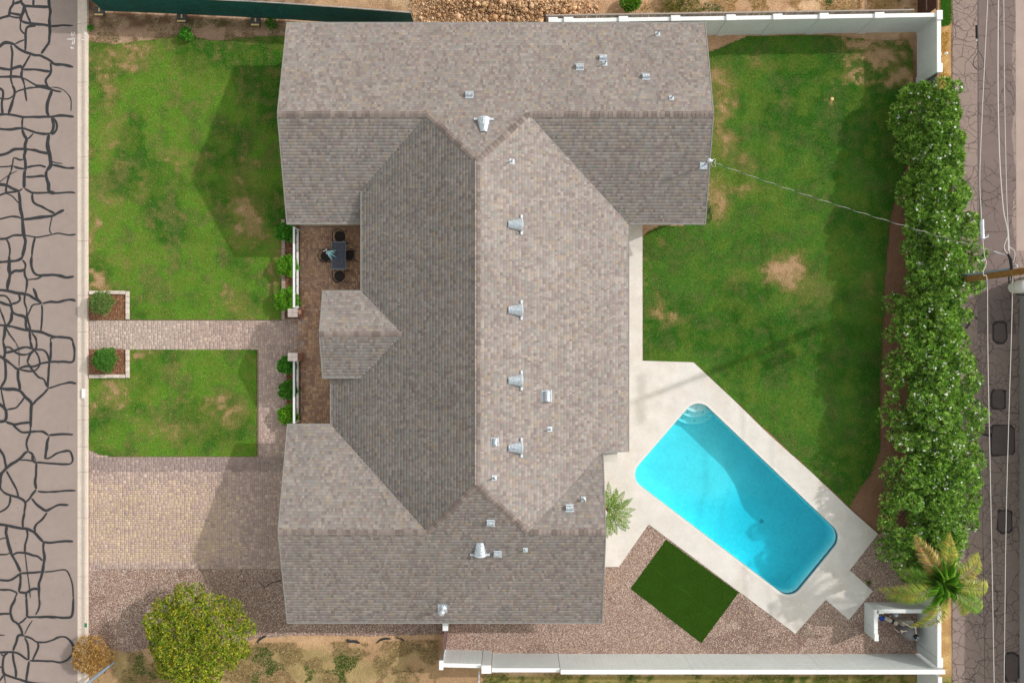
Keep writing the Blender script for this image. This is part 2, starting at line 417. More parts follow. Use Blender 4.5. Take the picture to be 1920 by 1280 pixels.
# lawns: coloured turf sheet plus real blades
DRY = [(225, 105, 60, 22, .75), (275, 95, 30, 20, .6), (200, 165, 16, 55, .75), (178, 430, 14, 42, .95), (190, 532, 18, 28, .95), (213, 384, 24, 16, .6), (272, 352, 10, 22, .6),
       (462, 412, 34, 50, .95), (455, 330, 30, 25, .5), (440, 560, 28, 30, .5), (330, 300, 40, 14, .5), (205, 260, 26, 40, .5), (400, 180, 30, 14, .3), (520, 500, 16, 60, .5), (240, 480, 40, 14, .35), (470, 585, 30, 12, .55),
       (255, 668, 16, 14, .9), (228, 712, 16, 6, .9), (212, 745, 26, 24, .7), (432, 772, 32, 26, .75), (395, 752, 16, 8, .7), (310, 812, 36, 20, .45), (270, 796, 20, 10, .4), (180, 770, 14, 14, .5), (350, 800, 50, 30, .3), (268, 655, 10, 6, .9),
       (1345, 150, 26, 40, .85), (1352, 210, 22, 60, .85), (1358, 262, 28, 34, .7), (1342, 370, 28, 50, .9), (1385, 355, 30, 14, .8), (1400, 300, 26, 24, .5), (1474, 508, 42, 36, 1.25), (1500, 530, 50, 46, .5), (1243, 580, 20, 16, .75), (1262, 598, 24, 14, .4),
       (1420, 120, 30, 16, .5), (1240, 445, 14, 12, .6), (1380, 520, 20, 20, .3), (1640, 108, 60, 18, 1.35), (1600, 148, 40, 10, 1.0), (1690, 145, 30, 22, 1.3), (1640, 78, 90, 12, 1.2), (1580, 112, 10, 20, .9), (1650, 150, 20, 10, .9), (1530, 520, 24, 12, .4), (1470, 185, 14, 10, .4), (1450, 260, 18, 16, .3), (1208, 560, 3, 90, .6), (1560, 186, 8, 8, 1.2), (1630, 530, 12, 30, .5)]
def lawn_col(X, Y):
    px = X*PM+960; py = 640-Y*PM
    n = fbm(X*.45, Y*.45, 31, 5); n2 = fbm(X*1.3+9, Y*1.3, 37, 4); n3 = fbm(X*4, Y*4, 41, 3)
    front = px < 700
    base = np.where(front[:, None], np.array(lin(104, 148, 48)), np.array(lin(84, 130, 46)))
    c = blend(base, lin(56, 108, 32), sm(n, .42, .62)*.85)
    c = blend(c, lin(60, 102, 46), sm(n2, .46, .72)*.5)
    c = blend(c, lin(116, 136, 54), sm(-n2, -.5, -.3)*.45)
    dry = np.zeros(len(X))
    wx = (fbm(X*1.1, Y*1.1, 131)-.5)*46+(fbm(X*4, Y*4, 133)-.5)*26; wy = (fbm(X*1.1, Y*1.1, 137)-.5)*46+(fbm(X*4, Y*4, 139)-.5)*26
    for (a, b, ra, rb, s) in DRY:
        d = np.hypot((px+wx-a)/ra, (py+wy-b)/rb)
        dry = np.maximum(dry, s*np.clip(1.35-d, 0, 1)*.85)
    dry = dry*(.55+.9*n3)+np.where(front, .34, .16)*sm(n3*.35+n2, .62, 1.0)+np.where(front, .22, .10)*sm(n3, .45, .8)
    c = blend(c, lin(150, 138, 82), dry*1.1)
    c = blend(c, lin(192, 158, 122), (dry-.55)*1.6)
    return c, dry
def lawn(poly, name, label, dens):
    xs = [p[0] for p in poly]; ys = [p[1] for p in poly]
    mb = MB(); ring(poly, [], -.006, mb, c=lin(96, 100, 50)); base = mb.build(name, M['soil'], kind='structure', label=label)
    s = .11
    gx = np.arange(min(xs), max(xs), s); gy = np.arange(min(ys), max(ys), s)
    A, B = np.meshgrid(gx, gy); A = A.ravel(); B = B.ravel()
    k = inpoly(A+s/2, B+s/2, poly); A = A[k]; B = B[k]
    V = np.stack([np.stack([A, B], 1), np.stack([A+s, B], 1), np.stack([A+s, B+s], 1), np.stack([A, B+s], 1)], 1).reshape(-1, 2)
    V = np.column_stack([V, np.zeros(len(V))])
    c, dry = lawn_col(A+s/2, B+s/2)
    obj('turf_sheet', mesh_np(V, np.arange(len(V)).reshape(-1, 4), M['soil'], c*.8), base, kind='stuff')
    area = len(A)*s*s; n = int(area*dens)
    bx = RNG.uniform(min(xs), max(xs), n*3); by = RNG.uniform(min(ys), max(ys), n*3)
    k = inpoly(bx, by, poly); bx = bx[k][:n]; by = by[k][:n]
    e = RNG.normal(0, .03, (2, len(bx))); c, dry = lawn_col(bx, by)
    kk = RNG.random(len(bx)) > np.clip(dry-.6, 0, .8); bx = bx[kk]; by = by[kk]; c = c[kk]; e = e[:, kk]
    n = len(bx); bx = bx+e[0]; by = by+e[1]
    th = RNG.uniform(0, 2*np.pi, n); L = RNG.uniform(.03, .075, n); w = RNG.uniform(.006, .013, n)
    h = L*RNG.uniform(.45, .95, n)
    dx, dy = np.cos(th), np.sin(th)
    v = np.zeros((n, 3, 3)); z0 = .002
    v[:, 0] = np.stack([bx-dy*w, by+dx*w, np.full(n, z0)], 1)
    v[:, 1] = np.stack([bx+dy*w, by-dx*w, np.full(n, z0)], 1)
    v[:, 2] = np.stack([bx+dx*L*.7, by+dy*L*.7, z0+h], 1)
    c = c*RNG.uniform(.6, 1.6, (n, 1)); st = RNG.random(n) < np.where(bx < -6, .11, .06); c[st] = np.array(lin(176, 166, 108))*RNG.uniform(.6, 1.2, (st.sum(), 1))
    c[:, 0] *= RNG.uniform(.85, 1.25, n)
    obj('grass', mesh_np(v.reshape(-1, 3), np.arange(n*3).reshape(-1, 3), M['grass'], c), base, kind='stuff')
lawn(LAWN_A, 'front_lawn', 'large front lawn between the street and the north wing', 750)
lawn(LAWN_B, 'front_lawn', 'small front lawn between walkway and driveway', 750)
lawn(LAWN_C, 'back_lawn', 'back lawn between the house and the oleander hedge', 750)

# wild grass tufts and dry blades outside the lawns
def scatter_blades(name, pts_px, n, cols, L0, L1, label):
    xs = []; ys = []
    poly = GP(pts_px); ax = [p[0] for p in poly]; ay = [p[1] for p in poly]
    bx = RNG.uniform(min(ax), max(ax), n*4); by = RNG.uniform(min(ay), max(ay), n*4)
    k = inpoly(bx, by, poly) & (fbm(bx*1.2, by*1.2, 51) > .46); bx = bx[k][:n]; by = by[k][:n]; n = len(bx)
    th = RNG.uniform(0, 2*np.pi, n); L = RNG.uniform(L0, L1, n); w = RNG.uniform(.006, .014, n); h = L*RNG.uniform(.2, .9, n)
    dx, dy = np.cos(th), np.sin(th); v = np.zeros((n, 3, 3)); z0 = -.03
    v[:, 0] = np.stack([bx-dy*w, by+dx*w, np.full(n, z0)], 1); v[:, 1] = np.stack([bx+dy*w, by-dx*w, np.full(n, z0)], 1)
    v[:, 2] = np.stack([bx+dx*L, by+dy*L, z0+h], 1)
    c = np.array(cols)[RNG.integers(0, len(cols), n)]*RNG.uniform(.7, 1.3, (n, 1))
    g = fbm(bx*.8, by*.8, 61); c = np.where((g > .66)[:, None], np.array(lin(70, 100, 34))*RNG.uniform(.6, 1.3, (n, 1)), c)
    obj(name, mesh_np(v.reshape(-1, 3), np.arange(n*3).reshape(-1, 3), M['grass'], c), kind='stuff', label=label)
straw = [lin(170, 148, 102), lin(148, 124, 84), lin(188, 168, 124), lin(116, 100, 70)]
scatter_blades('dry_grass', [(210, 1225), (480, 1205), (822, 1200), (822, 1300), (170, 1300)], 36000, straw, .04, .13, 'dry straw grass south of the gravel strip')
scatter_blades('dry_grass', [(905, 1262), (1718, 1262), (1718, 1310), (905, 1310)], 14000, [lin(150, 140, 80), lin(90, 110, 46)], .04, .12, 'patchy grass beyond the south wall')
scatter_blades('dry_grass', [(1764, 60), (1780, 60), (1782, 240), (1764, 300)], 3500, [lin(214, 178, 108), lin(196, 150, 78)], .04, .14, 'straw along the outside of the east wall')
scatter_blades('roadside_grass', [(1766, -20), (1782, -20), (1781, 44), (1767, 48)], 9000, [lin(84, 140, 44), lin(66, 120, 30)], .05, .16, 'green grass beside the alley at the corner')
scatter_blades('dry_grass', [(1110, -10), (1720, -10), (1720, 20), (1110, 22)], 9000, [lin(196, 160, 110), lin(150, 130, 70)], .04, .12, 'dry grass north of the block wall')
scatter_blades('dry_grass', [(168, 30), (535, 40), (535, 74), (168, 84)], 6000, [lin(150, 128, 96), lin(120, 110, 70)], .03, .09, 'sparse weeds by the green screen fence')

# ------------------------------------------------------------------ street, kerb, alley
mb = MB(); mb.prism([G(*p) for p in [(-400, -300), (147, -300), (147, 1580), (-400, 1580)]], -.12, 0.0)
street = mb.build('street', M['street'], kind='structure', label='residential street with sealed cracks')
TILES = [
 (0, [(30, [(200, 0), (190, 70), (150, 130), (135, 200), (130, 235), (60, 255), (0, 275), (-60, 290)]), (30, [(200, 65), (270, 45), (320, 20), (290, -20)]), (36, [(310, -20), (330, 50), (370, 95), (350, 180), (320, 250), (315, 330)]),
  (30, [(135, 190), (200, 210), (320, 230)]), (26, [(130, 240), (230, 265), (315, 265)]), (34, [(370, 85), (500, 100), (620, 105), (740, 110)]), (26, [(500, -20), (500, 100)]),
  (34, [(730, -20), (740, 100), (760, 170), (745, 260), (745, 390), (745, 550), (735, 640), (680, 720), (620, 810)]), (26, [(380, 130), (410, 230), (460, 340)]), (30, [(315, 325), (400, 345), (500, 360), (600, 370), (740, 390)]),
  (24, [(745, 395), (850, 390), (950, 380), (1095, 388)]), (34, [(540, 385), (450, 395), (400, 420), (385, 500), (385, 620), (380, 760)]), (22, [(310, 330), (305, 430), (345, 490), (380, 520)]),
  (36, [(-40, 720), (0, 700), (60, 650), (130, 645), (220, 670)]), (22, [(220, 670), (290, 630), (365, 600)]), (30, [(215, 680), (300, 750), (400, 790), (460, 810), (520, 830), (610, 835), (680, 870), (760, 920), (820, 965), (950, 975), (1100, 1010)]),
  (24, [(165, 680), (185, 800), (175, 950), (170, 1050), (165, 1180), (190, 1280)]), (26, [(455, 830), (400, 920), (340, 1030)]), (32, [(-60, 1020), (0, 1025), (90, 1040), (160, 1045), (230, 1020), (310, 1000), (340, 1045)]),
  (30, [(340, 1045), (500, 1045), (620, 1055), (750, 1075)]), (28, [(-60, 1160), (0, 1155), (160, 1150), (300, 1155), (330, 1165)]), (28, [(330, 1040), (325, 1160), (350, 1220), (370, 1290)]), (20, [(340, 1170), (420, 1210), (500, 1260), (560, 1290)]),
  (30, [(760, 950), (765, 1060), (740, 1130), (695, 1190), (690, 1240), (720, 1290)])]),
 (1, [(40, [(530, 5), (640, 25), (720, 40), (770, 60)]), (30, [(-40, 40), (0, 50), (40, 80), (45, 150), (30, 280), (40, 430)]), (30, [(185, 0), (215, 60), (220, 120), (190, 240), (160, 340), (130, 430)]),
  (18, [(-40, 190), (60, 205), (140, 200), (200, 160), (250, 100), (400, 50), (520, 35), (700, 20)]), (20, [(370, 0), (380, 100), (400, 240)]), (24, [(770, 60), (830, 85), (920, 98)]), (12, [(770, 30), (870, 40), (960, 80), (1030, 150), (1065, 230), (1065, 390)]),
  (32, [(790, 60), (740, 180), (710, 280), (705, 400), (740, 460)]), (28, [(-60, 435), (100, 440), (240, 455), (360, 475), (540, 475), (700, 475), (770, 475), (900, 455), (1000, 465), (1110, 475)]), (22, [(345, 485), (335, 560), (335, 650)]),
  (28, [(-60, 655), (150, 665), (330, 645), (450, 680), (560, 715), (680, 730), (760, 720)]), (34, [(335, 660), (370, 760), (400, 810), (375, 900), (385, 980), (365, 1060), (380, 1160), (385, 1280)]), (18, [(500, 725), (440, 790), (400, 810)]),
  (34, [(780, 490), (800, 580), (790, 670), (755, 730)]), (26, [(800, 490), (850, 570), (850, 660), (800, 725), (760, 725)]), (38, [(740, 740), (715, 860), (725, 960), (745, 1020), (760, 1120), (760, 1200), (700, 1280)]),
  (32, [(-60, 1050), (0, 1045), (100, 1020), (230, 960), (350, 955), (500, 975), (600, 1000), (740, 1030)]), (12, [(770, 1140), (850, 1165), (940, 1175)]), (26, [(780, 1190), (900, 1215), (1000, 1240), (1120, 1240)]),
  (18, [(355, 1110), (300, 1120), (230, 1090), (200, 1100), (190, 1180), (150, 1215), (-40, 1225)]), (24, [(200, 1215), (280, 1240), (380, 1255)]), (22, [(190, 1180), (170, 1280)]), (24, [(400, 1235), (500, 1210), (600, 1205), (690, 1230)])]),
 (2, [(24, [(170, 0), (130, 100), (100, 220), (90, 310), (120, 330)]), (12, [(260, 0), (150, 60), (60, 120), (0, 170), (-40, 200)]), (38, [(370, 0), (360, 260)]), (32, [(-40, 205), (0, 210), (90, 225), (180, 265), (290, 305)]), (22, [(-40, 380), (0, 365), (100, 330), (270, 310), (340, 270)]),
  (22, [(370, 270), (440, 310), (500, 335), (700, 330), (820, 340), (950, 330), (1060, 325), (1130, 335)]), (24, [(390, 95), (500, 90), (620, 80), (690, 85)]), (36, [(700, 0), (700, 90), (730, 200), (740, 310), (830, 340)]), (14, [(100, 345), (180, 380), (240, 440), (290, 500)]),
  (36, [(285, 320), (300, 450), (310, 560), (335, 700), (345, 820), (360, 960), (385, 1060), (360, 1180), (340, 1290)]), (28, [(490, 340), (490, 440), (520, 490), (640, 550), (740, 600), (820, 640)]), (20, [(-40, 740), (80, 705), (180, 685), (290, 700), (340, 730)]),
  (32, [(350, 735), (450, 720), (560, 705), (700, 690), (790, 680), (860, 640), (960, 590)]), (16, [(785, 690), (760, 790), (745, 900), (780, 950)]), (16, [(780, 960), (870, 940), (960, 955), (1050, 965), (1140, 955)]), (26, [(-40, 1025), (100, 1015), (200, 970), (350, 965)]),
  (16, [(360, 965), (440, 980), (560, 1000), (660, 985), (780, 960)]), (20, [(90, 1020), (130, 1080), (150, 1180), (140, 1290)]), (26, [(525, 1000), (500, 1130), (480, 1290)])]),
 (3, [(38, [(140, 0), (140, 100), (135, 200), (150, 280), (120, 420), (115, 520)]), (32, [(-40, 92), (0, 90), (140, 80), (250, 70), (320, 40), (340, 0)]), (24, [(340, 60), (385, 130), (370, 210), (375, 290), (405, 360), (400, 460), (385, 560)]), (32, [(160, 270), (220, 225), (300, 220), (380, 195)]),
  (28, [(475, 0), (470, 110), (490, 200), (540, 270), (640, 290), (800, 280), (920, 300), (1000, 320), (1110, 305)]), (18, [(405, 360), (480, 345), (560, 340), (640, 300)]), (32, [(-40, 505), (110, 515), (250, 550), (380, 570), (450, 590), (520, 640), (630, 710)]),
  (28, [(500, 480), (540, 570), (560, 640), (620, 700)]), (28, [(640, 710), (740, 690), (870, 690), (980, 665), (1080, 655), (1135, 675)]), (24, [(-40, 590), (70, 595), (120, 630), (160, 700), (180, 790)]), (24, [(280, 570), (305, 640), (270, 690), (170, 720)]),
  (32, [(-40, 670), (80, 720), (160, 745), (190, 840), (260, 880), (350, 900), (390, 940), (395, 1060), (450, 1130)]), (30, [(175, 840), (175, 940), (130, 1020), (80, 1070), (70, 1180), (50, 1280)]), (18, [(-20, 750), (40, 890), (75, 1000), (110, 1110), (170, 1200), (230, 1290)]),
  (22, [(375, 570), (370, 680), (400, 780), (410, 900), (430, 1000), (460, 1110)]), (16, [(620, 715), (500, 730), (460, 790), (420, 890)]), (20, [(630, 730), (635, 850), (625, 1000), (615, 1120)]),
  (28, [(-40, 1030), (120, 1045), (240, 1070), (400, 1110), (520, 1130), (620, 1140), (760, 1195), (900, 1215), (1050, 1230), (1100, 1280)]), (32, [(450, 1130), (460, 1290)]), (24, [(480, 1150), (530, 1220), (550, 1290)]), (16, [(765, 1280), (760, 1235), (830, 1220)])]),
 (4, [(30, [(50, 0), (70, 80), (80, 180), (65, 240), (90, 380), (85, 520), (60, 620), (15, 690)]), (20, [(80, 80), (150, 90), (210, 140), (270, 180), (350, 200), (430, 185), (490, 140)]), (26, [(75, 170), (180, 150), (290, 105), (400, 85), (490, 110)]),
  (28, [(-40, 200), (0, 220), (70, 265), (170, 340), (250, 400), (290, 410)]), (10, [(230, 0), (270, 80), (290, 160), (288, 380)]), (32, [(460, 0), (480, 90), (510, 130)]), (24, [(550, 0), (545, 90), (510, 130), (450, 200), (410, 310)]),
  (22, [(520, 130), (580, 220), (600, 320), (570, 400), (500, 445), (400, 440), (290, 415)]), (22, [(530, 120), (640, 125), (700, 170), (735, 260), (740, 310)]), (24, [(290, 400), (400, 370), (520, 370), (620, 330), (740, 310), (900, 300), (1080, 305), (1115, 240), (1120, 130), (1095, 0)]),
  (26, [(765, 0), (765, 200), (745, 310), (735, 450), (720, 620), (720, 690)]), (22, [(415, 310), (440, 360), (500, 440), (580, 530), (660, 570), (710, 680)]), (30, [(275, 420), (270, 540), (290, 640), (300, 740)]),
  (34, [(-40, 690), (100, 715), (220, 720), (310, 750), (380, 830), (450, 890), (475, 950), (465, 1080), (465, 1290)]), (24, [(720, 700), (800, 680), (920, 640), (1050, 615), (1145, 630)]), (26, [(720, 710), (640, 800), (550, 880), (490, 950)]), (18, [(20, 720), (50, 880), (80, 1000)]),
  (20, [(370, 830), (310, 920), (240, 990), (110, 1020)]), (34, [(-40, 910), (0, 940), (60, 990), (95, 1060), (80, 1180), (-40, 1195)]), (30, [(90, 1200), (220, 1240), (330, 1220), (460, 1210)])]),
 (5, [(24, [(180, -60), (230, 0), (300, 60), (350, 80), (460, 75), (560, 65), (650, 70), (730, 125)]), (24, [(460, 0), (455, 90), (410, 180), (400, 270), (425, 360)]), (24, [(740, 125), (850, 110), (980, 105), (1100, 115)]), (30, [(740, 140), (710, 260), (690, 400), (680, 480)]),
  (22, [(690, 480), (760, 460), (850, 400), (960, 365), (1050, 365), (1095, 480), (1060, 550), (950, 560), (800, 545), (640, 535), (550, 530)]), (34, [(425, 365), (380, 390), (310, 470), (200, 540), (100, 620), (30, 700), (0, 860), (20, 930)]), (28, [(430, 370), (490, 410), (500, 500), (545, 540)]),
  (16, [(300, 495), (400, 495), (500, 515)]), (12, [(495, 400), (545, 510)]), (26, [(-40, 290), (0, 340), (60, 430), (80, 540), (90, 620), (-20, 720)]), (28, [(550, 540), (545, 700), (530, 820), (545, 930)]), (22, [(570, 965), (700, 975), (850, 965), (1000, 955), (1140, 955)]),
  (28, [(545, 940), (490, 1010), (440, 1080), (380, 1130)]), (26, [(-20, 890), (80, 990), (200, 1030), (290, 1060), (380, 1130), (370, 1290)]), (24, [(100, 660), (180, 800), (250, 930), (280, 1040)]), (20, [(160, 1030), (150, 1140), (100, 1220), (-20, 1290)]),
  (28, [(480, 1070), (540, 1150), (620, 1210), (700, 1250), (790, 1210), (890, 1165), (1030, 1170)])]),
 (6, [(30, [(-40, 175), (100, 190), (200, 215), (330, 240), (400, 245), (520, 300), (600, 390), (650, 440)]), (26, [(370, 0), (345, 130), (345, 230)]), (24, [(710, 0), (640, 100), (550, 180), (525, 240), (535, 300)]), (28, [(650, 440), (750, 455), (900, 435), (1100, 435)]),
  (32, [(100, 200), (100, 340), (130, 480), (180, 620), (250, 760), (310, 890)]), (22, [(405, 250), (415, 340), (385, 470), (375, 600)]), (30, [(655, 450), (655, 560), (670, 670), (655, 800), (630, 930), (590, 1080), (590, 1290)]), (22, [(-40, 630), (100, 630), (150, 600)]),
  (24, [(200, 635), (270, 605), (400, 610), (500, 645), (570, 660), (640, 720)]), (12, [(380, 610), (400, 780), (420, 940), (445, 1120), (460, 1280)]), (26, [(310, 910), (480, 905), (560, 895), (640, 890)]), (16, [(660, 890), (800, 880), (920, 860), (1000, 870), (1050, 950), (1090, 1080), (1105, 1290)]),
  (26, [(-40, 1010), (130, 1020), (220, 980), (310, 910)]), (28, [(315, 920), (310, 1030), (290, 1190)]), (20, [(-40, 1160), (130, 1160), (210, 1180), (260, 1210), (220, 1290)]), (28, [(290, 1195), (400, 1200), (450, 1170), (520, 1140), (590, 1150)]), (26, [(400, 1200), (400, 1290)]), (14, [(-40, 410), (100, 380)])]),
 (7, [(28, [(240, 0), (180, 120), (165, 220), (190, 330), (270, 390), (320, 480), (340, 560)]), (28, [(400, 0), (410, 200), (420, 280), (540, 285), (750, 285), (950, 295), (1070, 285), (1100, 160), (1105, 0)]), (22, [(400, 290), (340, 350), (280, 390)]), (24, [(590, 0), (600, 80), (580, 180), (540, 250)]),
  (12, [(490, 335), (430, 430), (375, 540)]), (24, [(-40, 245), (160, 235)]), (28, [(370, 565), (280, 565), (240, 680), (200, 790)]), (22, [(370, 570), (480, 610), (560, 660), (680, 660), (800, 625), (900, 585), (1000, 590), (1070, 660), (1100, 740), (1080, 850), (1010, 930), (900, 965), (760, 945), (600, 945), (450, 940)]),
  (22, [(375, 590), (420, 690), (430, 800), (435, 930)]), (24, [(570, 670), (580, 740), (530, 850), (490, 940)]), (24, [(-40, 820), (190, 810), (280, 830), (360, 890), (430, 930)]), (24, [(195, 820), (210, 940), (240, 1060), (245, 1190)]),
  (26, [(130, 810), (70, 860), (50, 960), (45, 1060), (70, 1140), (200, 1190), (330, 1230), (420, 1260), (550, 1285), (800, 1300)]), (26, [(440, 950), (420, 1080), (400, 1230), (420, 1320)]), (22, [(60, 1150), (0, 1240), (-40, 1290)]), (12, [(70, 1160), (90, 1290)]), (16, [(-40, 555), (75, 560)]), (16, [(20, 840), (60, 870)]), (16, [(-40, 1030), (40, 1040)])]),
]
def catmull(pts, step=.07):
    pts = [Vector(p) for p in pts]
    if len(pts) == 2: pts = [pts[0], pts[0].lerp(pts[1], .5), pts[1]]
    e = [pts[0]*2-pts[1]]+pts+[pts[-1]*2-pts[-2]]
    out = []
    for i in range(1, len(e)-2):
        a, b, c, d = e[i-1:i+3]; n = max(2, int((c-b).length/step))
        for k in range(n):
            t = k/n
            out.append(.5*((2*b)+(c-a)*t+(2*a-5*b+4*c-d)*t*t+(3*b-a-3*c+d)*t**3))
    out.append(pts[-1]); return out
def ribbon(mb, pts, w, z, dome=.002, wob=.22, seed=0):
    pts = catmull(pts); n = len(pts); b = len(mb.v)
    ph = seed*3.1
    for i, p in enumerate(pts):
        d = (pts[min(i+1, n-1)]-pts[max(i-1, 0)]).normalized(); a = Vector((-d.y, d.x))
        k = min(1, .55+.3*min(i, n-1-i))
        q = float(vnoise(np.array([i*.28+ph]), np.array([ph]), 3)[0]); q2 = float(vnoise(np.array([i*.28+ph]), np.array([ph+40]), 4)[0])
        l = w/2*k*(1+wob*(q*2-1)*1.6); r = w/2*k*(1+wob*(q2*2-1)*1.6)
        mb.v += [(*(p-a*l), z), (*p, z+dome), (*(p+a*r), z)]
    for i in range(n-1):
        for k in (0, 1):
            o = b+i*3+k
            mb.f.append([o, o+3, o+4, o+1]); mb.c.append(None)
cnt = 0
for t, lines in TILES:
    for w, pts in lines:
        q = [G(x/8, y/8+t*160) for x, y in pts]
        mb = MB(); ribbon(mb, q, w/8/PM*1.28, .004+cnt*.00012, seed=cnt)
        mb.build('tar_seam', M['tar'], street); cnt += 1
# small drips and stains on the street
mb = MB()
for i in range(90):
    a, b = random.uniform(0, 142), random.uniform(0, 1280); r = random.uniform(.008, .03); X0, Y0 = G(a, b)
    mb.face([(X0+r*math.cos(k)*random.uniform(.6, 1), Y0+r*math.sin(k)*random.uniform(.6, 1), .003) for k in np.arange(0, 6.2, 1.05)])
mb.build('tar_drop', M['tar'], street, kind='stuff')
# utility paint scribbles on street and kerb (illegible in the photograph)
mb = MB()
for (a, b, c, d) in [(125, 74, 139, 74), (134, 60, 134, 68), (137, 60, 137, 70), (140, 60, 140, 66), (133, 72, 141, 72), (136, 76, 136, 84), (139, 77, 139, 83), (133, 82, 141, 83), (133, 87, 135, 93), (137, 88, 138, 93), (132, 90, 137, 91), (139.5, 72, 140, 80)]:
    ribbon(mb, [G(a, b), G(c, d)], .026, .003, dome=.001, wob=.5, seed=a)
mb.build('utility_paint_mark', M['paint'], street)

kerb = empty('kerb', 'pale concrete kerb and gutter along the street', 'kerb')
kerb['kind'] = 'structure'; del kerb['category']
joints = [-40, 45, 155, 295, 334, 452, 554, 622, 672, 760, 787, 837, 884, 970, 1055, 1080, 1120, 1179, 1228, 1330]
for a, b in zip(joints[:-1], joints[1:]):
    y1k = (640-a)/PM-.006; y0k = (640-b)/PM+.006
    prof = [(145.5, -.03), (145.5, .005), (151.5, .012), (154, .03), (157, .07), (159.5, .10), (162, .12), (165.5, .12), (166, -.03)]
    mb = MB(); n = len(prof)
    ptsA = [((p-960)/PM, y0k, z) for p, z in prof]; ptsB = [((p-960)/PM, y1k, z) for p, z in prof]
    for i in range(n-1): mb.face([ptsA[i], ptsA[i+1], ptsB[i+1], ptsB[i]][::-1])
    mb.face(ptsA); mb.face(ptsB[::-1])
    mb.build('kerb_section', M['kerb'], kerb)
mb = MB(); X0, Y0 = G(158, 737); mb.box(X0-.06, Y0-.23, .121, X0+.11, Y0+.23, .125); mb.build('white_number_panel', M['paint'], kerb)
mb = MB(); X0, Y0 = G(163, 1170); mb.box(X0-.06, Y0-.10, .121, X0+.07, Y0+.11, .124); mb.build('green_mark', M['green'], kerb)
mb = MB()
for (a, b, c, d) in [(157, 55, 157, 62), (160, 56, 160, 64), (158, 66, 163, 66), (161, 60, 163, 70), (158, 70, 163, 72), (156, 76, 162, 77), (161, 72, 162, 80)]:
    ribbon(mb, [G(a, b), G(c, d)], .025, .1225, dome=.001, wob=.5, seed=b)
mb.build('utility_paint_mark', M['paint'], kerb)

# alley on the east
mb = MB(); mb.prism(GP([(1786, -300), (2600, -300), (2600, 1600), (1786, 1600)]), -.12, -.008); alley = mb.build('alley', M['alley'], kind='structure', label='cracked asphalt alley behind the lot')
mb = MB(); e = []
for y in range(-60, 640, 14): e.append((1901+4*math.sin(y*.043)+random.uniform(-1.5, 1.5), y))
w_ = [(1833+random.uniform(-.6, .6), y) for y in range(626, -70, -40)]
ring([G(*p) for p in e+w_], [], -.004, mb); mb.build('darker_strip', M['alley2'], alley)  # darker asphalt sheet just above the alley surface, ragged on its east edge
mb = MB(); ring(GP([(1904, -60), (2100, -60), (2100, 470), (1906, 470)]), [], -.0045, mb); mb.build('concrete_apron', mat('aged concrete apron', lin(168, 148, 140), noise=[(1, .1, 4), (20, .1, 3)]), alley)
def patch(cxp, cyp, wp, hp, a=0):
    def rr(w, h, r, z, m, nm):
        mb = MB(); pts = []
        for sx, sy, a0 in ((1, 1, 0), (-1, 1, 90), (-1, -1, 180), (1, -1, 270)):
            for k in range(5):
                th = R(a0+k*22.5); pts.append((cxp+sx*(w/2-r)+r*math.cos(th)+random.uniform(-1.9, 1.9), cyp-sy*(h/2-r)-r*math.sin(th)+random.uniform(-1.9, 1.9)))
        ring([G(*p) for p in pts], [], z, mb); return mb.build(nm, m, alley)
    wp *= .92; hp *= .92; rr(wp, hp, 9, .002, M['patche'], 'patch_seal'); rr(wp-6, hp-6, 8, .0055, M['patch'], 'asphalt_patch')
for q in [(1875, 623, 30, 46), (1872, 748, 32, 44), (1880, 825, 50, 64), (1884, 977, 31, 50), (1897, 1250, 30, 60), (1850, 808, 30, 20), (1797, 966, 44, 40), (1800, 605, 40, 26)]: patch(*q)

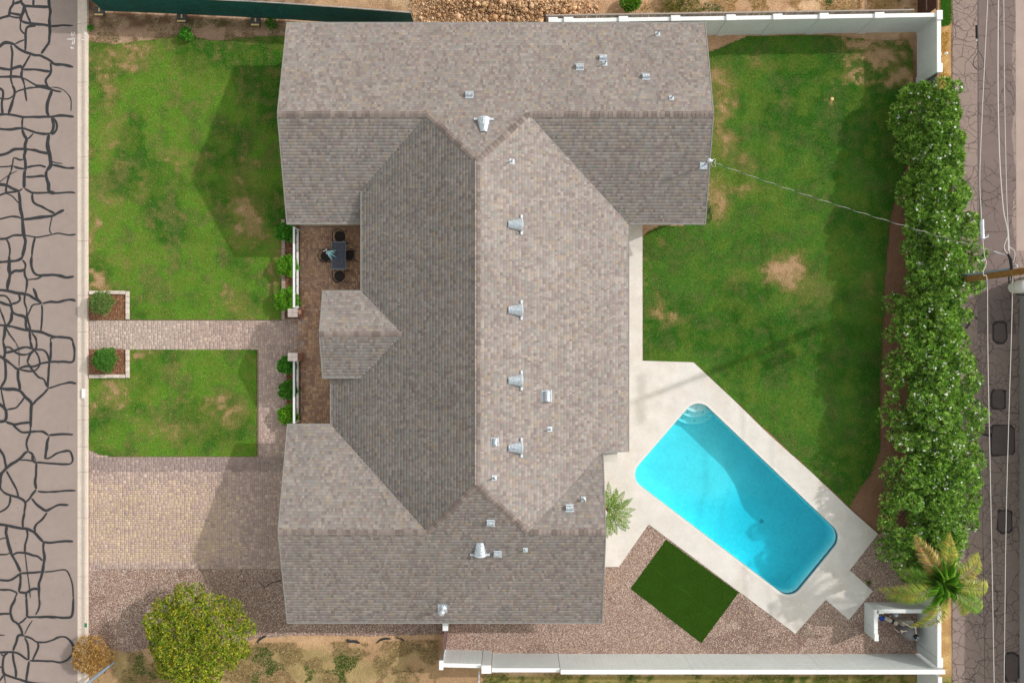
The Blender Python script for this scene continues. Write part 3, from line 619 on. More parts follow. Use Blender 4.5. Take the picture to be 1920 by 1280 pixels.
# ------------------------------------------------------------------ pavers
pav = MB(); ring(PAVE, [], .0, pav); paving = pav.build('paved_driveway', M['joint'], kind='structure', label='paver driveway, walkway and patio')
def paver_field():
    m = .102
    x0 = min(p[0] for p in PAVE); y0 = min(p[1] for p in PAVE); nxx = int((max(p[0] for p in PAVE)-x0)/m)+2; nyy = int((max(p[1] for p in PAVE)-y0)/m)+2
    used = np.zeros((nxx, nyy), bool)
    jj, ii = np.meshgrid(np.arange(nyy), np.arange(nxx))
    ins = inpoly(x0+(ii+.5)*m, y0+(jj+.5)*m, PAVE)
    V = []; Fc = []; C = []
    g = .006
    for j in range(nyy):
        for i in range(nxx):
            if used[i, j] or not ins[i, j]: continue
            w = h = 1; r = random.random()
            if r < .38: w = 2
            elif r < .56: h = 2
            elif r < .74: w = h = 2
            ok = i+w <= nxx and j+h <= nyy and not used[i:i+w, j:j+h].any() and ins[i:i+w, j:j+h].all()
            if not ok:
                w, h = (2, 1) if (i+2 <= nxx and not used[i:i+2, j].any() and ins[i:i+2, j].all() and r < .6) else (1, 1)
            used[i:i+w, j:j+h] = True
            a, b, c, d = x0+i*m+g, y0+j*m+g, x0+(i+w)*m-g, y0+(j+h)*m-g
            z = .006+random.uniform(-.001, .001); k = len(V)
            V += [(a, b, .001), (c, b, .001), (c, d, .001), (a, d, .001), (a+.004, b+.004, z), (c-.004, b+.004, z), (c-.004, d-.004, z), (a+.004, d-.004, z)]
            Fc += [(k+4, k+5, k+6, k+7), (k, k+1, k+5, k+4), (k+1, k+2, k+6, k+5), (k+2, k+3, k+7, k+6), (k+3, k, k+4, k+7)]
            X0, Y0 = (a+c)/2, (b+d)/2; C.append((X0, Y0, w, h))
    C = np.array(C); px = C[:, 0]*PM+960; py = 640-C[:, 1]*PM; n = len(C)
    pal = np.array([lin(182, 158, 148), lin(174, 150, 142), lin(188, 166, 154), lin(166, 146, 140)])
    c = pal[RNG.integers(0, 4, n)]
    tan = sm(px, 195, 260)*sm(-px, -470, -400)*sm(py, 900, 950)*sm(-py, -1056, -1046)
    warm = np.array([lin(188, 163, 147), lin(192, 169, 146), lin(184, 159, 147)])[RNG.integers(0, 3, n)]
    left = sm(py, 890, 930)*sm(-px, -430, -380)*sm(-py, -1060, -1050)
    c = np.where((RNG.random(n) < np.maximum(tan, left)*.9)[:, None], warm, c)
    bord = (py > 856)*(py < 884)
    c = np.where((bord > 0)[:, None], np.array([lin(154, 136, 132), lin(162, 142, 136), lin(148, 130, 126)])[RNG.integers(0, 3, n)], c)
    brown = sm(px, 545, 575)*sm(-py, -860, -800)
    br = np.array([lin(190, 150, 124), lin(176, 138, 114), lin(198, 160, 130), lin(162, 128, 110)])[RNG.integers(0, 4, n)]
    c = np.where((RNG.random(n) < brown)[:, None], br, c)
    lt = sm(-px, -400, -300)*(py > 600)*(py < 655)
    c = blend(c, lin(186, 172, 162), lt*.5)
    c = c*RNG.uniform(.92, 1.07, (n, 1))*(.9+.2*fbm(C[:, 0]*.6, C[:, 1]*.6, 71))[:, None]
    obj('paver', mesh_np(V, Fc, M['paver'], np.repeat(c, 5, axis=0)), paving, kind='stuff')
paver_field()

# ------------------------------------------------------------------ gravel
def gravel(poly, name, label, n):
    mb = MB(); ring(poly, [], -.004, mb, c=lin(136, 112, 102)); base = mb.build(name, M['soil'], kind='structure', label=label)
    xs = [p[0] for p in poly]; ys = [p[1] for p in poly]
    bx = RNG.uniform(min(xs), max(xs), n*3); by = RNG.uniform(min(ys), max(ys), n*3)
    k = inpoly(bx, by, poly) & ~inpoly(bx, by, TURF)
    bx = bx[k]; by = by[k]
    bare = fbm(bx*.7, by*.7, 81); k = (bare < .64) | (RNG.random(len(bx)) < .4); bx = bx[k][:n]; by = by[k][:n]; n = len(bx)
    r = RNG.uniform(.009, .021, n); sc = np.stack([r*RNG.uniform(.8, 1.5, n), r*RNG.uniform(.8, 1.5, n), r*RNG.uniform(.5, .9, n)], 1)
    th = RNG.uniform(0, 6.28, n); O = np.array([[1, 0, 0], [0, 1, 0], [-1, 0, 0], [0, -1, 0], [0, 0, 1]], float)
    v = O[None]*sc[:, None]+RNG.normal(0, .18, (n, 5, 3))*r[:, None, None]
    c_, s_ = np.cos(th)[:, None], np.sin(th)[:, None]
    w = v.copy(); w[..., 0] = v[..., 0]*c_-v[..., 1]*s_; w[..., 1] = v[..., 0]*s_+v[..., 1]*c_
    w[..., 0] += bx[:, None]; w[..., 1] += by[:, None]; w[..., 2] = np.maximum(w[..., 2], -.01)+.004
    f = np.array([[0, 1, 4], [1, 2, 4], [2, 3, 4], [3, 0, 4]])[None]+(np.arange(n)*5)[:, None, None]
    pal = np.array([lin(196, 166, 156), lin(168, 134, 126), lin(140, 108, 104), lin(212, 192, 178), lin(120, 100, 100), lin(190, 160, 132), lin(156, 140, 138), lin(226, 214, 204)])
    c = pal[RNG.integers(0, 8, n)]*RNG.uniform(.74, 1.14, (n, 1))*np.array([1.02, 1.0, .95])
    obj('gravel', mesh_np(w.reshape(-1, 3), f.reshape(-1, 3), M['gravel'], np.repeat(c, 4, axis=0)), base, kind='stuff')
gravel(GRAV_A, 'front_gravel_bed', 'pinkish gravel bed beside the driveway', 80000)
gravel(GRAV_B, 'back_gravel_bed', 'pinkish gravel bed around the pool deck', 150000)

# mulch beds
def mulch(pts, n, name, label, z=.0):
    poly = GP(pts); mb = MB(); ring(poly, [], z, mb, c=lin(112, 74, 54)); b = mb.build(name, M['soil'], kind='structure', label=label)
    xs = [p[0] for p in poly]; ys = [p[1] for p in poly]
    bx = RNG.uniform(min(xs), max(xs), n); by = RNG.uniform(min(ys), max(ys), n); k = inpoly(bx, by, poly); bx = bx[k]; by = by[k]; n = len(bx)
    th = RNG.uniform(0, 3.14, n); L = RNG.uniform(.015, .04, n); w = RNG.uniform(.004, .009, n); dx, dy = np.cos(th), np.sin(th); zz = z+RNG.uniform(.004, .02, n)
    v = np.stack([np.stack([bx-dx*L-dy*w, by-dy*L+dx*w, zz], 1), np.stack([bx-dx*L+dy*w, by-dy*L-dx*w, zz], 1), np.stack([bx+dx*L+dy*w, by+dy*L-dx*w, zz+RNG.uniform(-.004, .012, n)], 1), np.stack([bx+dx*L-dy*w, by+dy*L+dx*w, zz], 1)], 1)
    pal = np.array([lin(140, 98, 72), lin(110, 72, 54), lin(170, 124, 92), lin(190, 150, 120)])
    obj('mulch', mesh_np(v.reshape(-1, 3), np.arange(n*4).reshape(-1, 4), M['gravel'], pal[RNG.integers(0, 4, n)]), b, kind='stuff')
mulch([(167, 551), (237, 551), (237, 599), (167, 599)], 3500, 'mulch_bed', 'mulch bed north of the walkway')
mulch([(167, 654), (237, 654), (237, 702), (167, 702)], 3500, 'mulch_bed', 'mulch bed south of the walkway')
mulch([(534, 418), (563, 418), (563, 597), (534, 597)], 3500, 'mulch_bed', 'mulch planter strip north of the entry')
mulch([(537, 670), (564, 670), (564, 798), (537, 798)], 2600, 'mulch_bed', 'mulch planter strip south of the entry', z=.018)

# edging stones
stone_me = None
def edging(path, name, label, m, w=.17, h=.09, L=.29):
    root = empty(name, label, 'edging', loc=(0, 0, 0))
    for (a, b) in zip(path[:-1], path[1:]):
        A = Vector(G(*a)); B = Vector(G(*b)); d = B-A; n = max(1, round(d.length/L)); u = d/n
        mb = MB(); l = u.length/2-.006
        mb.box(-l, -w/2, -.03, l, w/2, h); me = mb.mesh(m, bevel=.008)
        for k in range(n):
            o = obj('edging_stone', me, root); c = A+u*(k+.5)
            o.location = (c.x+random.uniform(-.006, .006), c.y+random.uniform(-.006, .006), random.uniform(-.006, .006)); o.rotation_euler[2] = math.atan2(d.y, d.x)+random.uniform(-.015, .015)
edging([(168, 548.5), (236, 548.5)], 'stone_edging', 'pale stone edging across the top of the northern kerbside bed', M['stone'])
edging([(240, 546), (240, 599)], 'stone_edging', 'pale stone edging on the lawn side of the northern kerbside bed', M['stone'])
edging([(240, 655), (240, 708)], 'stone_edging', 'pale stone edging on the lawn side of the southern kerbside bed', M['stone'])
edging([(168, 705), (236, 705)], 'stone_edging', 'pale stone edging across the bottom of the southern kerbside bed', M['stone'])
edging([(532, 412), (532, 599)], 'stone_edging', 'long pinkish stone edging between front lawn and patio planter', M['stoned'], w=.16, h=.12)

# ------------------------------------------------------------------ pool and deck
mb = MB()
ring(DECK, [POOL_COPE], .03, mb)
for i in range(len(DECK)):
    a, b = DECK[i], DECK[(i+1) % len(DECK)]; mb.face([(*a, -.1), (*b, -.1), (*b, .03), (*a, .03)])
deck = mb.build('pool_deck', M['deck'], kind='structure', label='pale concrete deck around the pool and along the house')
pool = empty('swimming_pool', 'turquoise rectangular in-ground pool set diagonally in the pale deck', 'pool')
mb = MB(); n = len(POOL)
for i in range(n):
    j = (i+1) % n; a, b, c, d = POOL[i], POOL[j], POOL_COPE[i], POOL_COPE[j]
    mb.face([(*a, .034), (*b, .034), (*d, .031), (*c, .031)]); mb.face([(*a, -.06), (*b, -.06), (*b, .034), (*a, .034)])
    mb.face([(*c, -.06), (*d, -.06), (*d, .031), (*c, .031)])
mb.build('coping', M['coping'], pool)
ax = (PC[3]-PC[0]).normalized(); o0 = PC[0]; LL = (PC[3]-PC[0]).length
def depth(x, y):
    t = ((Vector((x, y))-o0).dot(ax))/LL
    t = min(1, max(0, (t-.40)/.24)); return -1.12-.6*(t*t*(3-2*t))
mb = MB()
NR = 44; cen = sum(PC, Vector((0, 0)))/4
for i in range(n):
    j = (i+1) % n; a, b = POOL[i], POOL[j]
    za, zb = depth(*a), depth(*b)
    mb.face([(*a, -.06), (*a, za), (*b, zb), (*b, -.06)])
V = []; F = []
for r in range(NR+1):
    k = 1-r/NR
    for i in range(n):
        x = cen.x+(POOL[i][0]-cen.x)*k; y = cen.y+(POOL[i][1]-cen.y)*k; V.append((x, y, depth(x, y)))
b0 = len(mb.v); mb.v += V
for r in range(NR):
    for i in range(n):
        j = (i+1) % n; mb.f.append([b0+r*n+i, b0+(r+1)*n+i, b0+(r+1)*n+j, b0+r*n+j]); mb.c.append(None)
bm_me = mb.mesh(M['plaster'])
bm_me.polygons.foreach_set('use_smooth', [len(p.vertices) == 4 and abs(p.normal.z) > .5 for p in bm_me.polygons])
obj('basin', bm_me, pool)
POOLT = rounded(PC, RADC, 10, off=-.008); mb = MB()
for i in range(n):
    j = (i+1) % n; a, b = POOLT[i], POOLT[j]; mb.face([(*a, -.26), (*b, -.26), (*b, -.055), (*a, -.055)])
mb.build('waterline_tile', mat('waterline tile', (.05, .17, .22), rough=.3, noise=[(9, .25, 2)]), pool)
d1 = (PC[1]-PC[0]).normalized(); d3 = (PC[3]-PC[0]).normalized(); a1 = math.atan2(d1.y, d1.x); a3 = math.atan2(d3.y, d3.x)
da = (a3-a1+math.pi) % (2*math.pi)-math.pi
stc = PC[0]+(d1+d3)*.02
for k, (r, z) in enumerate([(1.42, -.86), (1.04, -.60), (.74, -.36)]):
    pts = [tuple(stc)]+[(stc.x+r*math.cos(a1+da*t/20), stc.y+r*math.sin(a1+da*t/20)) for t in range(21)]
    if da < 0: pts = pts[::-1]
    mb = MB(); mb.prism(pts, -1.2, z); st = mb.build('step', M['plaster'], pool)
    for t in ((.5,) if k == 2 else (.2, .8) if k == 1 else (.16, .5, .84)):
        mb = MB(); rr = r-.17; q = a1+da*t; mb.lathe([(.026, z), (.026, z+.006)], (stc.x+rr*math.cos(q), stc.y+rr*math.sin(q), 0), 10); mb.build('step_marker', M['black'], st)
dr = Vector(G(1448, 991)); mb = MB(); zz = depth(*dr)
mb.lathe([(.11, zz), (.11, zz+.03), (.08, zz+.05), (.02, zz+.05)], (dr.x, dr.y, 0), 18); mb.build('floor_drain', M['galvw'], pool)
# skimmer lid on the deck
lx, ly = G(1400, 1082); mb = MB(); mb.lathe([(.15, .03), (.15, .037), (.13, .038), (.13, .035), (.0, .036)], (lx, ly, 0), 20); mb.build('skimmer_lid', M['coping'], pool)
# water: absorbing volume under a rippled surface
wm = bpy.data.materials.new('pool water'); wm.use_nodes = True; nt = wm.node_tree; N = nt.nodes; L = nt.links
N.remove(N['Principled BSDF'])
tr = N.new('ShaderNodeBsdfTransparent'); gl = N.new('ShaderNodeBsdfGlossy'); gl.inputs['Roughness'].default_value = .06
fr = N.new('ShaderNodeFresnel'); fr.inputs[0].default_value = 1.33; mx = N.new('ShaderNodeMixShader')
tx = N.new('ShaderNodeTexNoise'); tx.inputs['Scale'].default_value = 5; tx.inputs['Detail'].default_value = 3; bp = N.new('ShaderNodeBump'); bp.inputs['Distance'].default_value = .012
geo = N.new('ShaderNodeNewGeometry'); L.new(geo.outputs['Position'], tx.inputs['Vector'])
L.new(tx.outputs[0], bp.inputs['Height']); L.new(bp.outputs[0], gl.inputs['Normal']); L.new(bp.outputs[0], fr.inputs['Normal'])
bf = N.new('ShaderNodeMath'); bf.operation = 'SUBTRACT'; bf.inputs[0].default_value = 1; L.new(geo.outputs['Backfacing'], bf.inputs[1])
bm_ = N.new('ShaderNodeMath'); bm_.operation = 'MULTIPLY'; L.new(fr.outputs[0], bm_.inputs[0]); L.new(bf.outputs[0], bm_.inputs[1])
L.new(bm_.outputs[0], mx.inputs[0]); L.new(tr.outputs[0], mx.inputs[1]); L.new(gl.outputs[0], mx.inputs[2]); L.new(mx.outputs[0], N['Material Output'].inputs[0])
va = N.new('ShaderNodeVolumeAbsorption'); va.inputs['Color'].default_value = (.1, .875, .935, 1); va.inputs['Density'].default_value = 1.15
L.new(va.outputs[0], N['Material Output'].inputs['Volume'])
mb = MB(); POOLW = rounded(PC, RADC, 10, off=-.010)
mb.prism([tuple(p) for p in POOLW][::-1] if False else POOLW, -3.2, -.11, bottom=True)
me = mb.mesh(wm); bm = bmesh.new(); bm.from_mesh(me); bmesh.ops.remove_doubles(bm, verts=bm.verts, dist=1e-5); bmesh.ops.recalc_face_normals(bm, faces=bm.faces); bm.to_mesh(me); bm.free()
obj('pool_water', me, kind='structure', label='clear turquoise pool water')

# artificial turf mat
tf = MB(); ring(TURF, [], .012, tf, c=lin(48, 78, 20))
for i in range(4):
    a, b = TURF[i], TURF[(i+1) % 4]; tf.face([(*a, -.02), (*b, -.02), (*b, .012), (*a, .012)], lin(48, 78, 20))
turf = tf.build('artificial_turf', M['soil'], label='dark green artificial turf rectangle beside the pool deck', cat='turf')
n = 52000; xs = [p[0] for p in TURF]; ys = [p[1] for p in TURF]
bx = RNG.uniform(min(xs), max(xs), n); by = RNG.uniform(min(ys), max(ys), n); k = inpoly(bx, by, TURF); bx = bx[k]; by = by[k]; n = len(bx)
th = RNG.uniform(0, 6.28, n); L_ = RNG.uniform(.02, .04, n); dx, dy = np.cos(th), np.sin(th); w = .006
v = np.stack([np.stack([bx-dy*w, by+dx*w, np.full(n, .012)], 1), np.stack([bx+dy*w, by-dx*w, np.full(n, .012)], 1), np.stack([bx+dx*L_*.7, by+dy*L_*.7, .012+L_*.8], 1)], 1)
c = np.tile(np.array(lin(62, 98, 26)), (n, 1))*(.65+.7*fbm(bx*1.2, by*1.2, 91))[:, None]*RNG.uniform(.7, 1.4, (n, 1))
mA = (Vector(TURF[0])+Vector(TURF[3]))/2; mB = (Vector(TURF[1])+Vector(TURF[2]))/2; sd = (mB-mA).normalized(); ds = np.abs((bx-mA.x)*sd.y-(by-mA.y)*sd.x); c = c*np.where(ds < .04, 1.5, np.where(ds < .07, .75, 1))[:, None]
obj('turf_pile', mesh_np(v.reshape(-1, 3), np.arange(n*3).reshape(-1, 3), M['grass'], c), turf, kind='stuff')

# ------------------------------------------------------------------ house
house = empty('house', 'single storey house with grey brown shingle gable roofs', 'house')
E = 2.35; PT = .3275
zN = lambda x, y: E+PT*(14.79-y)
zNS = lambda x, y: E+PT*(y-5.45)
zW = lambda x, y: 2.84+PT*(x+6.92)
zE = lambda x, y: 4.612-PT*(x+1.51)
zSN = lambda x, y: E+PT*(-3.84-y)
zS = lambda x, y: 3.876+PT*(y+8.5)
zPN = lambda x, y: 2.85+PT*(2.32-y)
zPS = lambda x, y: 2.85+PT*(y+1.664)
XW, XE, XS0, XS1 = -10.45, 8.98, -10.42, 4.18
SL = [  # polygon, plane, down-slope direction
 ([(XW, 14.79), (XW, 10.12), (-3.76, 10.12), (-1.51, 7.89), (.74, 10.12), (XE, 10.12), (XE, 14.79)], zN, (0, 1)),
 ([(XW, 10.12), (XW, 5.45), (-6.75, 5.45), (-6.75, 7.11), (-3.76, 10.12)], zNS, (0, -1)),
 ([(.74, 10.12), (5.42, 5.45), (XE, 5.45), (XE, 10.12)], zNS, (0, -1)),
 ([(-1.51, 7.89), (-3.76, 10.12), (-6.92, 6.95), (-6.92, 2.32), (-4.93, .33), (-6.92, -1.66), (-6.92, -1.45), (-8.416, -1.45), (-8.416, -3.84), (-3.757, -8.5), (-1.51, -6.253)], zW, (-1, 0)),
 ([(-1.51, 7.89), (-1.51, -6.253), (.737, -8.5), (XS1, -5.058), (XS1, -5.1), (5.42, -5.1), (5.42, 5.45), (.74, 10.12)], zE, (1, 0)),
 ([(XS0, -3.84), (XS0, -8.5), (-3.757, -8.5), (-8.416, -3.84)], zSN, (0, 1)),
 ([(.737, -8.5), (XS1, -8.5), (XS1, -5.058)], zSN, (0, 1)),
 ([(XS0, -8.5), (XS0, -13.05), (XS1, -13.05), (XS1, -8.5), (.737, -8.5), (-1.51, -6.253), (-3.757, -8.5)], zS, (0, -1)),
 ([(-8.67, 2.32), (-8.67, .33), (-4.93, .33), (-6.92, 2.32)], zPN, (0, 1)),
 ([(-8.67, .33), (-8.67, -1.664), (-6.92, -1.664), (-4.93, .33)], zPS, (0, -1)),
]
# the west slope has an awkward notch below the porch: keep it simple
SL[3] = ([(-1.51, 7.89), (-3.76, 10.12), (-6.92, 6.95), (-6.92, 2.32), (-4.98, .33), (-6.5, -1.2), (-8.416, -1.2), (-8.416, -3.84), (-3.757, -8.5), (-1.51, -6.253)], zW, (-1, 0))
mb = MB()
for poly, zf, d in SL: mb.prism(poly, (lambda x, y, zf=zf: zf(x, y)-.15), (lambda x, y, zf=zf: zf(x, y)-.004), bottom=True)
roof = mb.build('roof', M['slab'], house)
PAL = np.array([lin(158, 147, 141), lin(146, 134, 129), lin(170, 159, 151), lin(150, 146, 140), lin(166, 150, 132), lin(136, 124, 120), lin(150, 134, 132), lin(160, 152, 148), lin(144, 142, 136)])
WT = np.array([.2, .16, .14, .1, .08, .08, .1, .09, .05])
def crossings(poly, axis, s):
    r = []
    for i in range(len(poly)):
        a = poly[i]; b = poly[(i+1) % len(poly)]
        if (a[axis] > s) != (b[axis] > s):
            r.append(a[1-axis]+(b[1-axis]-a[1-axis])*(s-a[axis])/(b[axis]-a[axis]))
    return sorted(r)
V = []; Fq = []; FC = []
EX = .136
for poly, zf, d in SL:
    axis = 0 if d[0] else 1; sg = d[axis]
    vals = [p[axis]*sg for p in poly]; smax = max(vals); smin = min(vals)
    s = smax+.03; kk = 0
    while s > smin:
        lo = (s-.001)*sg; hi = (s-EX+.001)*sg     # lo = lower (eave side) edge
        c0 = crossings(poly, axis, max(min(lo, max(p[axis] for p in poly)-.002), min(p[axis] for p in poly)+.002)); c1 = crossings(poly, axis, max(min(hi, max(p[axis] for p in poly)-.002), min(p[axis] for p in poly)+.002))
        if len(c0) != len(c1): cm = crossings(poly, axis, max(min((lo+hi)/2, max(vals) if sg > 0 else -min(vals)), -1e9)); c0 = c1 = cm
        for q in range(0, len(c0)-1, 2):
            A0, B0, A1, B1 = c0[q], c0[q+1], c1[q], c1[q+1]; W = max(B0-A0, B1-A1)
            if W < .02: continue
            a = min(A0, A1); end = max(B0, B1); t = a-random.uniform(0, .3)
            while t < end:
                w = random.choice((.07, .09, .11, .13, .15, .17)); t2 = t+w
                l0, r0 = max(t, A0), min(t2, B0); l1, r1 = max(t, A1), min(t2, B1)
                t = t2
                if r0-l0 < .004 and r1-l1 < .004: continue
                if r0 < l0: l0 = r0 = (l0+r0)/2
                if r1 < l1: l1 = r1 = (l1+r1)/2
                up = random.choice((.006, .006, .009))
                def pt(al, ss, dz):
                    x, y = (ss, al) if axis == 0 else (al, ss)
                    return (x, y, zf(x, y)+dz)
                k = len(V)
                V += [pt(l0, lo, up), pt(r0, lo, up), pt(r1, hi, .003), pt(l1, hi, .003), pt(l0, lo, -.002), pt(r0, lo, -.002)]
                Fq += [(k, k+1, k+2, k+3), (k+4, k+5, k+1, k)]
                FC.append((l0, s, kk))
        s -= EX; kk += 1
nT = len(FC)
ci = RNG.choice(len(PAL), nT, p=WT/WT.sum()); cc = (PAL[ci]*.82+PAL.mean(0)*.18)*RNG.uniform(.925, 1.085, (nT, 1))
Va = np.array(V); mx_ = Va[0::6]
big = (.92+.16*fbm(mx_[:, 0]*.5, mx_[:, 1]*.5, 101))[:, None]; cc = cc*big
cc = cc*np.array([.775, .79, .82]); fc = np.repeat(cc, 2, axis=0); fc[1::2] *= .75
obj('shingle', mesh_np(V, Fq, M['shingle'], fc), roof, kind='stuff')
# ridge and hip caps, one by one
M['cap'] = mat('ridge cap shingle', lin(128, 116, 111), rough=.95, noise=[(40, .1, 2)], rand=.28, spec=.08)
def cap_me(L, W, drop):
    mb = MB(); h0, h1 = .022, .012
    mb.face([(0, 0, h1), (L, 0, h0+.006), (L, W, h0-drop), (0, W, h1-drop)]); mb.face([(0, -W, h1-drop), (L, -W, h0-drop), (L, 0, h0+.006), (0, 0, h1)])
    mb.face([(L, -W, h0-drop), (L, -W, h0-drop-.015), (L, 0, h0-.01), (L, 0, h0+.006)]); mb.face([(L, 0, h0+.006), (L, 0, h0-.01), (L, W, h0-drop-.015), (L, W, h0-drop)])
    return mb.mesh(M['cap'])
CAPR = cap_me(.2, .135, .135*PT-.004); CAPH = cap_me(.2, .125, .12*PT*.72)
def caps(a, b, me):
    a = Vector(a); b = Vector(b); d = b-a; n = max(1, int(d.length/.195)); u = d/n
    for k in range(n):
        o = obj('ridge_cap', me, roof)
        x = u.normalized(); y = Vector((-x.y, x.x, 0)).normalized(); z = x.cross(y)
        o.matrix_world = Matrix.Translation(a+u*k+Vector((0, 0, .012+.0004*(k % 2))))@Matrix((x, y, z)).transposed().to_4x4()
rz = zNS(0, 10.12); sz = 3.876
caps((XW, 10.12, rz), (-3.8, 10.12, rz), CAPR); caps((XE, 10.12, rz), (.78, 10.12, rz), CAPR)
caps((XS0, -8.5, sz), (-3.8, -8.5, sz), CAPR); caps((XS1, -8.5, sz), (.78, -8.5, sz), CAPR)
caps((-1.51, 7.89, 4.612), (-1.51, -6.25, 4.612), CAPR)
for q in ((-3.76, 10.12, rz), (.74, 10.12, rz)): caps(q, (-1.51, 7.89, 4.612), CAPH)
for q in ((-3.757, -8.5, sz), (.737, -8.5, sz)): caps(q, (-1.51, -6.253, 4.612), CAPH)
caps((-8.67, .33, zPN(0, .33)), (-4.95, .33, zPN(0, .33)), CAPR)
# drip edges along eaves and rakes
mb = MB()
def drip(pts, zf):
    for a, b in zip(pts[:-1], pts[1:]):
        mb.bar((a[0], a[1], zf(*a)-.05), (b[0], b[1], zf(*b)-.05), .05, .13)
drip([(XW, 14.79), (XE, 14.79)], zN); drip([(XW, 14.79), (XW, 10.12)], zN); drip([(XE, 14.79), (XE, 10.12)], zN)
drip([(XW, 10.12), (XW, 5.45), (-6.95, 5.45)], zNS); drip([(XE, 10.12), (XE, 5.45), (5.45, 5.45)], zNS)
drip([(-6.92, 6.9), (-6.92, 2.34)], zW); drip([(-8.416, -1.3), (-8.416, -3.82)], zW)
drip([(5.42, 5.4), (5.42, -5.1), (4.2, -5.1)], zE); drip([(XS1, -5.1), (XS1, -8.5)], zSN)
drip([(-8.44, -3.84), (XS0, -3.84), (XS0, -8.5)], zSN); drip([(XS0, -8.5), (XS0, -13.05), (XS1, -13.05), (XS1, -8.5)], zS)
drip([(-6.92, 2.32), (-8.67, 2.32), (-8.67, .33)], zPN); drip([(-8.67, .33), (-8.67, -1.664), (-6.92, -1.664)], zPS)
mb.build('drip_edge', M['drip'], roof)
# walls
def wallbox(a, b, c, d, h, nm='wall'):
    mb = MB(); mb.box(a, b, -.05, c, d, h); mb.build(nm, M['stucco'], house)
wallbox(-9.95, 5.98, 8.5, 14.3, 2.3); wallbox(-6.3, -5.6, 4.9, 5.97, 2.28); wallbox(-7.9, -4.3, -6.31, -1.7, 2.2); wallbox(-9.93, -12.55, 3.7, -5.61, 2.28); wallbox(-9.93, -5.6, -7.91, -4.32, 2.28)
for x in (-9.95, 8.45):
    mb = MB(); mb.hexa([(x, 6, 2.3), (x+.05, 6, 2.3), (x+.05, 14.3, 2.3), (x, 14.3, 2.3), (x, 10.07, 3.62), (x+.05, 10.07, 3.62), (x+.05, 10.17, 3.62), (x, 10.17, 3.62)]); mb.build('gable_wall', M['stucco'], house)
for x in (-9.93, 3.65):
    mb = MB(); mb.hexa([(x, -12.5, 2.28), (x+.05, -12.5, 2.28), (x+.05, -4.4, 2.28), (x, -4.4, 2.28), (x, -8.55, 3.6), (x+.05, -8.55, 3.6), (x+.05, -8.45, 3.6), (x, -8.45, 3.6)]); mb.build('gable_wall', M['stucco'], house)
for y in (1.95, -1.3):
    mb = MB(); mb.box(-8.45, y-.1, 0, -8.25, y+.1, 2.85); mb.build('porch_post', M['white'], house)
mb = MB(); mb.box(-8.3, -1.25, 2.6, -8.2, 1.9, 2.82); mb.build('porch_beam', M['white'], house)
# white frame seen poking out under the south eave
mb = MB(); a = P(884, 1169, 2.2); b = P(917, 1169, 2.2); mb.box(a[0], -13.13, 2.12, b[0], -12.98, 2.18); mb.build('eave_light_tray', M['galvw'], house)

# ---- things on the roof
SLB = [(s[0], s[1]) for s in SL]
def roof_at(px, py, lift=0):
    best = None
    for poly, zf in SLB:
        z = 3.5
        for _ in range(12):
            x, y, _z = P(px, py, z); z = zf(x, y)
        x, y, _z = P(px, py, z)
        if bool(inpoly(np.array([x]), np.array([y]), poly)[0]) and (best is None or z > best[2]): best = (x, y, z, zf)
    return best
def frame_on(px, py, downang):
    x, y, z, zf = roof_at(px, py)
    e = .01; gxx = (zf(x+e, y)-z)/e; gyy = (zf(x, y+e)-z)/e
    n = Vector((-gxx, -gyy, 1)).normalized(); d = Vector((math.cos(R(downang)), math.sin(R(downang)), 0)); d = (d-n*d.dot(n)).normalized(); a = n.cross(d)
    return Matrix.Translation((x, y, z+.014))@Matrix((d, a, n)).transposed().to_4x4()
# half-cone vents: local +x points down the slope, origin at the middle
def cone_vent():
    mb = MB(); n = 10; x0, x1 = -.33, .24
    def arc(x, r, h): return [(x, r*math.cos(math.pi*k/n), h*math.sin(math.pi*k/n)+.004) for k in range(n+1)]
    A = arc(x0, .15, .06); B = arc(x1, .30, .27)
    for k in range(n): mb.face([A[k], A[k+1], B[k+1], B[k]][::-1])
    mb.face(A)
    hood = mb.mesh(M['galv'], smooth=False)
    mf = MB(); mf.box(x1, -.44, .0, x1+.10, .44, .05)
    B2 = arc(x1, .30, .27); C2 = arc(x1+.05, .32, .285)
    for k in range(n): mf.face([B2[k], B2[k+1], C2[k+1], C2[k]][::-1])
    mg = MB(); q = arc(x1-.03, .285, .25); mg.face(q[::-1])
    return hood, mf.mesh(M['galvw']), mg.mesh(M['black'])
CV = cone_vent()
def put(name, mx, parts, label, cat, group):
    root = empty(name, label, cat, group); root.matrix_world = mx
    for nm, me in parts: obj(nm, me, root)
    return root
for (a, b, ang, lab) in [(907, 235, 90, 'half cone metal vent on the north slope near the main ridge end'), (966, 421, 0, 'half cone metal vent northernmost on the east slope'), (966, 581, 0, 'half cone metal vent on the east slope level with the porch'),
                         (966, 713, 0, 'half cone metal vent on the east slope west of the large dome vent'), (966, 839, 0, 'half cone metal vent on the east slope beside a small hooded vent'), (900, 1028, -90, 'half cone metal vent on the south slope')]:
    put('roof_vent', frame_on(a, b, ang), [('hood', CV[0]), ('flange', CV[1]), ('louvre', CV[2])], lab, 'vent', 'half cone roof vents')
